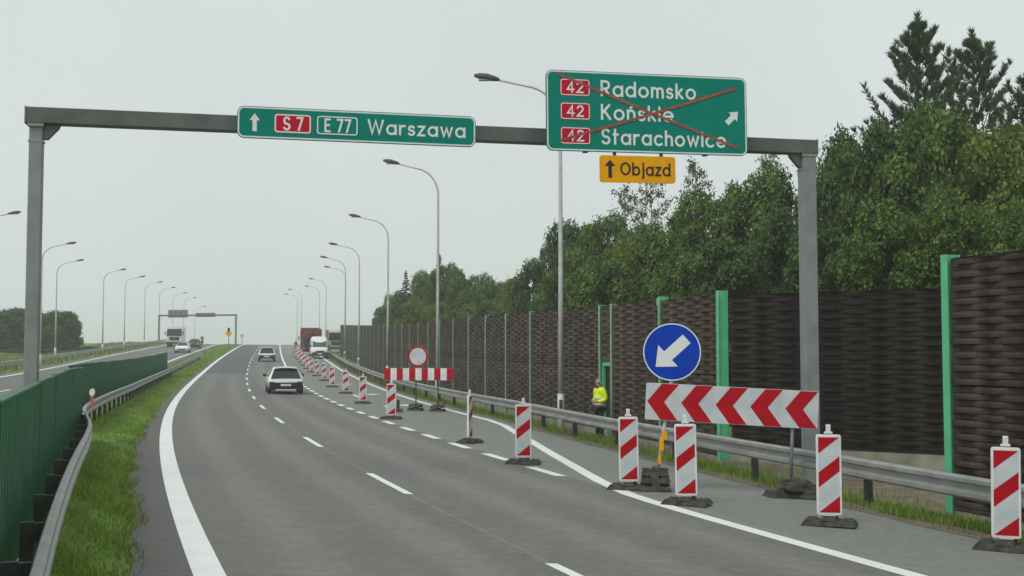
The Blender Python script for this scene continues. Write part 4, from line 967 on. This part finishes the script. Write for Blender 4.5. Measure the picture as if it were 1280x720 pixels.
make_person('person in a yellow hi-vis jacket and black trousers standing beside the wall door', pp, math.radians(-62), 'hivis', 'cloth_black')
q = hit(377.5, 442.5); make_person('person in orange work clothing standing next to the red lorry', q, 0.3, 'hivis_orange', 'hivis_orange', False)
q = hit(369.5, 442); make_person('person in dark green clothing at the edge of the closed lane by the lorry', q, -.6, 'cloth_green', 'cloth_green', False)
# rider on the motorcycle
def rider():
    V = [(0, -.35, .98), (0, -.25, 1.2), (0, -.1, 1.42), (0, -.04, 1.5), (0, .0, 1.6), (0, .01, 1.68)]; E = [(0, 1), (1, 2), (2, 3), (3, 4), (4, 5)]; Rr = [(.16, .13), (.16, .12), (.15, .11), .07, .13, .12]
    for s in (-1, 1):
        n0 = len(V); V += [(s * .2, -.05, 1.4), (s * .33, .1, 1.2), (s * .34, .32, 1.1), (s * .36, .4, 1.08), (s * .17, -.05, .85), (s * .2, .15, .75), (s * .2, -.1, .38), (s * .2, .06, .33)]
        E += [(2, n0), (n0, n0 + 1), (n0 + 1, n0 + 2), (n0 + 2, n0 + 3), (0, n0 + 4), (n0 + 4, n0 + 5), (n0 + 5, n0 + 6), (n0 + 6, n0 + 7)]; Rr += [.07, .05, .04, .035, .09, .07, .05, .04]
    return skin_mesh('person', V, E, Rr, 'car_dark')
tag(link('person', rider(), None, mq, (0, 0, heading(mq.y))), 'tiny dark rider on the distant motorcycle', 'person').rotation_euler = (0, 0, heading(mq.y) + math.pi)

# ------------------------------------------------------------------ trees
def leaf_arrays(C, size, aspect=.6, droop=0.0, N=None):
    n = len(C)
    if N is None: N = RNG.normal(size=(n, 3))
    else: N = N + RNG.normal(size=(n, 3)) * .55
    N /= np.linalg.norm(N, axis=1)[:, None]
    a = RNG.normal(size=(n, 3)); a[:, 2] -= droop; a -= N * (a * N).sum(1)[:, None]; a /= np.linalg.norm(a, axis=1)[:, None]
    b = np.cross(N, a); s = (size * RNG.uniform(.6, 1.35, n))[:, None]
    v = np.stack([C - a * s * .5, C + b * s * aspect * .5 - N * s * .08, C + a * s * .5, C - b * s * aspect * .5 - N * s * .08], 1)
    return v.reshape(-1, 3)
def quads_mesh(name, V, mname):
    n = len(V) // 4; me = bpy.data.meshes.new(name); me.vertices.add(n * 4); me.vertices.foreach_set("co", V.astype(np.float32).ravel())
    me.loops.add(n * 4); me.loops.foreach_set("vertex_index", np.arange(n * 4, dtype=np.int32)); me.polygons.add(n)
    me.polygons.foreach_set("loop_start", np.arange(0, n * 4, 4, dtype=np.int32)); me.materials.append(M[mname]); me.update(calc_edges=True); return me
def unit(n): v = RNG.normal(size=(n, 3)); return v / np.linalg.norm(v, axis=1)[:, None]
def tree_obj(name, trunk, crown, bark, leaf):
    t = link(name, None); o = link('trunk', trunk.mesh('trunk', bark, True), t); c = link('crown', quads_mesh('crown', crown, leaf), t); return t
def broad(H, R, zb, lobes, leaf, bark='bark', size=.20, dens=1.0, leaves=8, name='broadleaf_tree'):
    tr = MB(); top = H * .82; wob = [(random.uniform(-.12, .12) * i / 3, random.uniform(-.12, .12) * i / 3, top * i / 5) for i in range(6)]
    wob[0] = (0, 0, -.4); tr.tube(wob, [.17 * H / 8 * (1 - i / 6.3) + .015 for i in range(6)], 8)
    Cs, Ns = [], []; zc, rz_ = (H + zb) / 2, (H - zb) / 2
    for k in range(lobes):
        f = (k + .5) / lobes; z = zb + .3 + (H - zb - .6) * f; prof = math.sqrt(max(.05, 1 - ((z - zc) / rz_) ** 2)); ang = k * 2.4 + random.uniform(-.5, .5)
        rad = R * prof * random.uniform(.45, .88); c = np.array([rad * math.cos(ang), rad * math.sin(ang), z]); lr = R * random.uniform(.20, .36) * (.75 + .35 * prof)
        hh = min(top * .95, max(.8, z - rad * .55)); i0 = hh / top
        tr.tube([(wob[5][0] * i0, wob[5][1] * i0, hh), tuple(c * np.array([.55, .55, 1]) + np.array([0, 0, -.25])), tuple(c)], [.055 * H / 8, .035, .012], 5)
        ns = int(120 * dens * (lr / .9) ** 2 + 12); d = unit(ns); d[:, 2] = d[:, 2] * .75 + .28; d /= np.linalg.norm(d, axis=1)[:, None]
        q = RNG.uniform(0, 1, ns); rr = (lr * np.where(q < .8, RNG.uniform(.8, 1.02, ns), RNG.uniform(1.0, 1.28, ns)))[:, None]; sp = c + d * rr * np.array([1, 1, .72])
        Cs.append((sp[:, None, :] + RNG.normal(size=(ns, leaves, 3)) * .12).reshape(-1, 3)); Ns.append(np.repeat(d * .75 + np.array([0, 0, .55]), leaves, 0))
        for j in range(3):
            e = sp[random.randrange(ns)]; tr.tube([tuple(c), tuple((c + e) / 2 + np.array([0, 0, .05])), tuple(e)], [.014, .010, .004], 4)
    C = np.concatenate(Cs); return tree_obj(name, tr, leaf_arrays(C, size, N=np.concatenate(Ns)), bark, leaf)
def birch(H, R, leaf='leaf_birch'):
    tr = MB(); pts = [(random.uniform(-.1, .1), random.uniform(-.1, .1), H * i / 7) for i in range(8)]; pts[0] = (0, 0, -.4); tr.tube(pts, [.13 * (1 - i / 7.4) + .008 for i in range(8)], 7); Cs = []
    for k in range(34):
        z = H * (.25 + .72 * k / 34); ang = k * 2.4 + random.uniform(-.4, .4); L = R * (1.0 - .75 * ((k / 34) ** 1.6)) * random.uniform(.65, 1.1)
        e = np.array([L * math.cos(ang), L * math.sin(ang), z + L * .55]); m_ = np.array([L * .5 * math.cos(ang), L * .5 * math.sin(ang), z + L * .42]); b0 = np.array([0, 0, z])
        tr.tube([tuple(b0), tuple(m_), tuple(e)], [.028, .016, .005], 5)
        for j in range(7):
            f = random.uniform(.3, 1); q = b0 + (m_ - b0) * min(1, f * 2) + (e - m_) * max(0, f * 2 - 1); dl = random.uniform(.3, .9); e2 = q + np.array([random.uniform(-.5, .5), random.uniform(-.5, .5), random.uniform(-.35, .45)]) * dl
            tr.tube([tuple(q), tuple(e2)], [.008, .003], 4); nn = 15; tt = RNG.uniform(0, 1.1, nn)[:, None]; Cs.append(q + (e2 - q) * tt + RNG.normal(size=(nn, 3)) * .12)
    return tree_obj('birch_tree', tr, leaf_arrays(np.concatenate(Cs), .125, .75, .3), 'bark_birch', leaf)
def needles(mbC, q, d, n, L, w):
    n = int(n * 1.9); w *= 1.25; L *= 1.25
    dirs = unit(n) * .55 + d; dirs /= np.linalg.norm(dirs, axis=1)[:, None]; side = np.cross(dirs, unit(n)); side /= np.linalg.norm(side, axis=1)[:, None]
    l = (L * RNG.uniform(.7, 1.2, n))[:, None]; mbC.append(np.stack([q + 0 * dirs, q + dirs * l * .5 + side * w, q + dirs * l, q + dirs * l * .5 - side * w], 1).reshape(-1, 3))
def pine(H, R, spruce=False):
    tr = MB(); pts = [(random.uniform(-.06, .06), random.uniform(-.06, .06), H * i / 6) for i in range(7)]; pts[0] = (0, 0, -.4); tr.tube(pts, [.19 * (1 - i / 6.2) + .012 for i in range(7)], 8); C = []
    whorls = 34 if spruce else 17
    for k in range(whorls):
        f = k / (whorls - 1); z = H * ((.12 if spruce else .22) + (.87 if spruce else .76) * f); L0 = R * ((1 - f) * 1.0 + .05 if spruce else (.05 + (1 - f) ** .55))
        for b in range(6 if spruce else 5):
            ang = b * 2 * math.pi / 5 + k * 1.1 + random.uniform(-.3, .3); L = L0 * random.uniform(.6, 1.1); up = random.uniform(-.3, .0) if spruce else random.uniform(.5, .85) + .45 * f; zb_ = z; z = z + (random.uniform(-.16, .16) if spruce else 0)
            e = np.array([L * math.cos(ang), L * math.sin(ang), z + L * up]); m_ = np.array([L * .5 * math.cos(ang), L * .5 * math.sin(ang), z + L * up * (.22 if not spruce else .6)]); b0 = np.array([0, 0, z]); z = zb_; nl = .24 if not spruce else .05 + .17 * (1 - f)
            tr.tube([tuple(b0), tuple(m_), tuple(e)], [.035 * (1 - f) + .012, .016, .006], 5)
            for j in range(8 if spruce else 6):
                g_ = .25 + .75 * (j + 1) / 8; q = b0 + (m_ - b0) * min(1, g_ * 2) + (e - m_) * max(0, g_ * 2 - 1); d = (e - m_) / np.linalg.norm(e - m_)
                sd_ = np.array([-math.sin(ang), math.cos(ang), 0]) * random.choice((-1, 1)); e2 = q + (sd_ * random.uniform(.15, .5) + d * .3 + np.array([0, 0, .02 if spruce else .28])) * (L * .42 + (.03 if spruce else .12))
                tr.tube([tuple(q), tuple(e2)], [.007, .004], 4); dd_ = (e2 - q) / np.linalg.norm(e2 - q)
                for s_ in range(3): needles(C, q + (e2 - q) * (s_ + 1) / 3, dd_, 12, nl, .011)
            needles(C, e, np.array([0, 0, 1]) * (.1 if spruce else .7) + d * .5, 16, nl, .012)
        if spruce: needles(C, np.array([0, 0, z]), np.array([0, 0, 1.]), 10, .10 + .14 * (1 - f), .010)
        if not spruce and k == whorls - 1:
            for s_ in range(5): needles(C, np.array([0, 0, H * (.97 + .012 * s_)]), np.array([0, 0, 1.]), 22, .26, .012)
    return tree_obj('spruce_tree' if spruce else 'pine_tree', tr, np.concatenate(C), 'bark_pine', 'needle')
PROTO = {}
random.seed(11)
PROTO['a'] = (broad(8, 3.0, .6, 30, 'leaf_a'), 8, 3.0)
PROTO['a2'] = (broad(8, 2.7, .5, 32, 'leaf_a', size=.18), 8, 2.7)
PROTO['b'] = (broad(8, 3.0, .6, 30, 'leaf_b'), 8, 3.0)
PROTO['b2'] = (broad(8, 2.6, .4, 28, 'leaf_b', size=.21), 8, 2.6)
PROTO['c'] = (broad(8, 3.1, .4, 28, 'leaf_c', size=.2), 8, 3.1)
PROTO['r'] = (broad(6, 3.2, .05, 34, 'leaf_b', size=.24), 6, 3.2)
PROTO['s'] = (broad(4, 2.6, .1, 20, 'leaf_a', size=.2, name='shrub'), 4, 2.6)
PROTO['d'] = (birch(11, 2.5), 11, 2.5)
PROTO['d2'] = (birch(11, 2.1, 'leaf_birch'), 11, 2.1)
PROTO['p'] = (pine(14, 2.9), 14, 2.9)
PROTO['p2'] = (pine(14, 2.6), 14, 2.6)
PROTO['q'] = (pine(9, 1.5, True), 9, 1.5)
used = set()
def plant(kind, px, ytop, Y, wpx, label, cat='tree', group='trees behind the noise wall'):
    o, H, R = PROTO[kind]; x = at(px, 440, Y).x; z = gz(x, Y); top = at(px, ytop, Y).z; sz = (top - z) / H; sr = wpx / 2 / F * Y / R
    rot = random.uniform(0, 6.28)
    if kind in used: o = copy_tree(o, (x, Y, z), rot)
    else: o.location = (x, Y, z); o.rotation_euler = (0, 0, rot); used.add(kind)
    o.scale = (sr, sr, sz); tag(o, label, cat, group); return o
plant('p', 1155, 32, 44, 215, 'tallest pine, its tip the highest point of the woods')
plant('p2', 1224, 52, 47, 190, 'second tall pine with a broad ragged top beside the tallest pine')
plant('p', 1300, 90, 42, 190, 'dark pine half cut off by the picture edge above the nearest wall')
plant('b', 1092, 158, 41, 130, 'dark leafy tree below the foot of the tallest pine')
plant('a', 1168, 140, 39, 170, 'full green tree filling the space under the two tall pines')
plant('c', 1252, 165, 37, 160, 'yellowish green tree above the nearest wall at the picture edge')
plant('a2', 1048, 190, 46, 110, 'green tree rising just beside the top of the gantry leg')
plant('a', 1120, 262, 34, 150, 'low bushy tree right above the square wall section')
plant('a2', 1205, 255, 33, 140, 'low bushy tree behind the bright green end post')
plant('b2', 1030, 285, 37, 120, 'dark low tree behind the gantry leg')
plant('a', 1285, 262, 30, 130, 'low green tree peeking over the nearest wall')
plant('d', 962, 188, 54, 90, 'thin airy tree poking up between the green sign and gantry leg')
plant('a', 950, 222, 47, 140, 'broad green tree under the beam end of the gantry')
plant('b', 985, 270, 43, 120, 'dark tree beside the gantry leg above the square wall section')
plant('d2', 872, 200, 58, 90, 'airy grey-green birch just beside the yellow detour plate')
plant('d', 815, 208, 62, 100, 'grey-green birch directly under the yellow detour plate')
plant('a2', 890, 248, 48, 120, 'green tree between the detour plate and the gantry leg')
plant('d2', 782, 232, 64, 80, 'slender birch on the sloping edge of the woods under the detour plate')
plant('b2', 910, 300, 42, 120, 'dark low tree above the bright green post by the chevron board')
plant('a', 838, 275, 52, 120, 'round green tree below the birches')
plant('c', 792, 298, 52, 100, 'light green tree below the slender birch')
plant('a2', 755, 275, 60, 90, 'green tree on the sloping woods edge beside the tall street lamp')
plant('a', 850, 318, 44, 110, 'low green tree over the wall above the blue arrow sign')
plant('b', 716, 281, 66, 84, 'dark round tree directly behind the tall street lamp pole')
plant('a', 755, 330, 50, 110, 'low green tree over the wall above the door')
plant('b2', 668, 325, 76, 66, 'dark tree stepping down beside the tall street lamp')
plant('a2', 705, 340, 60, 80, 'low green tree filling under the dark round tree')
plant('c', 645, 352, 88, 55, 'pale green small tree where the woods dip')
plant('a', 618, 350, 96, 60, 'mid green tree between the woods dip and the barrier lamp')
plant('d', 604, 340, 104, 40, 'thin faint birch in the dip of the tree line')
plant('a', 582, 342, 104, 56, 'green tree just beyond the barrier lamp pole')
plant('b2', 556, 330, 110, 50, 'dark tree directly behind the barrier lamp pole')
plant('q', 549, 318, 116, 44, 'small conifer tip showing beside the barrier lamp pole')
plant('a2', 531, 342, 114, 50, 'green tree between the spruce and the barrier lamp')
plant('q', 507, 339, 124, 42, 'pointed little spruce standing out of the tree line')
plant('c', 520, 376, 108, 56, 'yellow-green bush under the pointed spruce')
plant('c', 546, 380, 100, 50, 'yellow-green bush over the wall in front of the dark trees')
plant('a2', 496, 366, 126, 40, 'green tree beside the pointed spruce')
plant('a', 478, 386, 138, 34, 'small green tree where the tree line ends')
plant('a', 600, 378, 92, 70, 'green bush over the wall below the faint birch')
for px, yt, wp, k, lab in ((-8, 394, 76, 'r', 'round dark tree at the picture edge across the opposite carriageway'), (25, 388, 72, 'r', 'round dark tree just outside the gantry leg, across the road'), (55, 397, 52, 'r', 'lower round tree between its taller neighbours beside the median gantry leg'), (76, 391, 58, 'r', 'round tree behind the opposite lamp next to the gantry leg')):
    plant(k, px, yt, 150, wp, lab, 'tree', 'round trees across the opposite carriageway')
plant('s', 104, 433, 158, 44, 'low dark shrub beside the round trees across the road', 'shrub', 'shrubs across the opposite carriageway')
plant('s', 40, 436, 140, 70, 'wide low shrub in front of the round trees across the road', 'shrub', 'shrubs across the opposite carriageway')
plant('s', 124, 437.5, 170, 26, 'tiniest low shrub trailing off from the round trees', 'shrub', 'shrubs across the opposite carriageway')

# ------------------------------------------------------------------ grass
def grass(name, spots, mname, h0, h1, wd, label_kind='stuff'):
    B = np.array(spots); n = len(B); ang = RNG.uniform(0, 2 * math.pi, n); lean = RNG.uniform(0, .55, n); h = RNG.uniform(h0, h1, n) * B[:, 3]
    sd_ = np.stack([np.cos(ang), np.sin(ang), 0 * ang], 1); dirv = np.stack([-np.sin(ang) * lean, np.cos(ang) * lean, np.ones(n)], 1); w_ = (wd * RNG.uniform(.6, 1.3, n) * (.7 + B[:, 3] * .3))[:, None]
    p = B[:, :3]; mid = p + dirv * (h * .55)[:, None]; tip = p + dirv * h[:, None] + np.stack([-np.sin(ang), np.cos(ang), 0 * ang], 1) * (lean * h * .6)[:, None]
    V = np.stack([p - sd_ * w_, p + sd_ * w_, mid + sd_ * w_ * .7, mid - sd_ * w_ * .7, tip], 1).reshape(-1, 3)
    me = bpy.data.meshes.new(name); k = np.arange(n) * 5; me.vertices.add(n * 5); me.vertices.foreach_set("co", V.astype(np.float32).ravel())
    li = np.stack([k, k + 1, k + 2, k + 3, k + 3, k + 2, k + 4], 1).ravel().astype(np.int32); me.loops.add(n * 7); me.loops.foreach_set("vertex_index", li)
    ls = np.stack([np.arange(n) * 7, np.arange(n) * 7 + 4], 1).ravel().astype(np.int32); me.polygons.add(n * 2); me.polygons.foreach_set("loop_start", ls)
    me.materials.append(M[mname]); me.update(calc_edges=True); o = link(name, me); o["kind"] = 'stuff'; return o
def scatter(n, y0, y1, u0, u1, power=2.0, clump=None):
    out = []
    while len(out) < n:
        f = random.random(); y = y0 + (y1 - y0) * f ** power; a, b = (u0(y) if callable(u0) else u0), (u1(y) if callable(u1) else u1); u = a + (b - a) * random.random()
        cl_ = .5 + .5 * math.sin(u * 5.1 + y * 1.3) * math.sin(y * .83 + u * 2.2)
        if clump and random.random() > .25 + .75 * cl_: continue
        p = P(y, u, -.032); out.append((p.x, p.y, p.z, .6 + .6 * cl_))
    return out
grass('median_grass', scatter(46000, 7, 90, lambda y: med_u(y) - .3, lambda y: left_edge(y) + .02, 1.9, True), 'blade', .04, .12, .007)
grass('median_edge_grass', scatter(2600, 8, 40, lambda y: left_edge(y) - .15, lambda y: left_edge(y) + .12, 1.4, True), 'blade_dry', .05, .14, .006)
grass('far_median_grass', scatter(16000, 85, 230, lambda y: -3.7, lambda y: left_edge(y), 1.3), 'blade', .1, .25, .03)
grass('verge_grass', scatter(30000, 11, 80, lambda y: pe(y) + .42 + .15 * math.sin(y * 2.1), lambda y: pe(y) + 1.5, 1.9, True), 'blade', .06, .20, .008)
grass('verge_dry_grass', scatter(14000, 11, 80, lambda y: pe(y) + .05, lambda y: pe(y) + 2.6, 1.8, True), 'blade_dry', .05, .2, .006)
grass('far_verge_grass', scatter(14000, 70, 170, lambda y: pe(y) + .1, lambda y: pe(y) + 2.4, 1.2), 'blade_dry', .1, .3, .03)
grass('opposite_verge_grass', scatter(16000, 60, 240, -24, -13.6, 1.2), 'blade_dry', .15, .4, .035)

# ------------------------------------------------------------------ haze
hz = MB().box((-120, 520, 8), (1400, 1440, 24)); hm = bpy.data.materials.new('haze'); hm.use_nodes = True; t = hm.node_tree; t.nodes.clear()
ho = t.nodes.new("ShaderNodeOutputMaterial"); pv = t.nodes.new("ShaderNodeVolumePrincipled"); pv.inputs["Density"].default_value = .0009
pv.inputs["Color"].default_value = (.93, .95, .95, 1); pv.inputs["Anisotropy"].default_value = .0; t.links.new(pv.outputs[0], ho.inputs["Volume"])
M['haze'] = hm; o = obj('haze', hz, 'haze', kind='stuff')
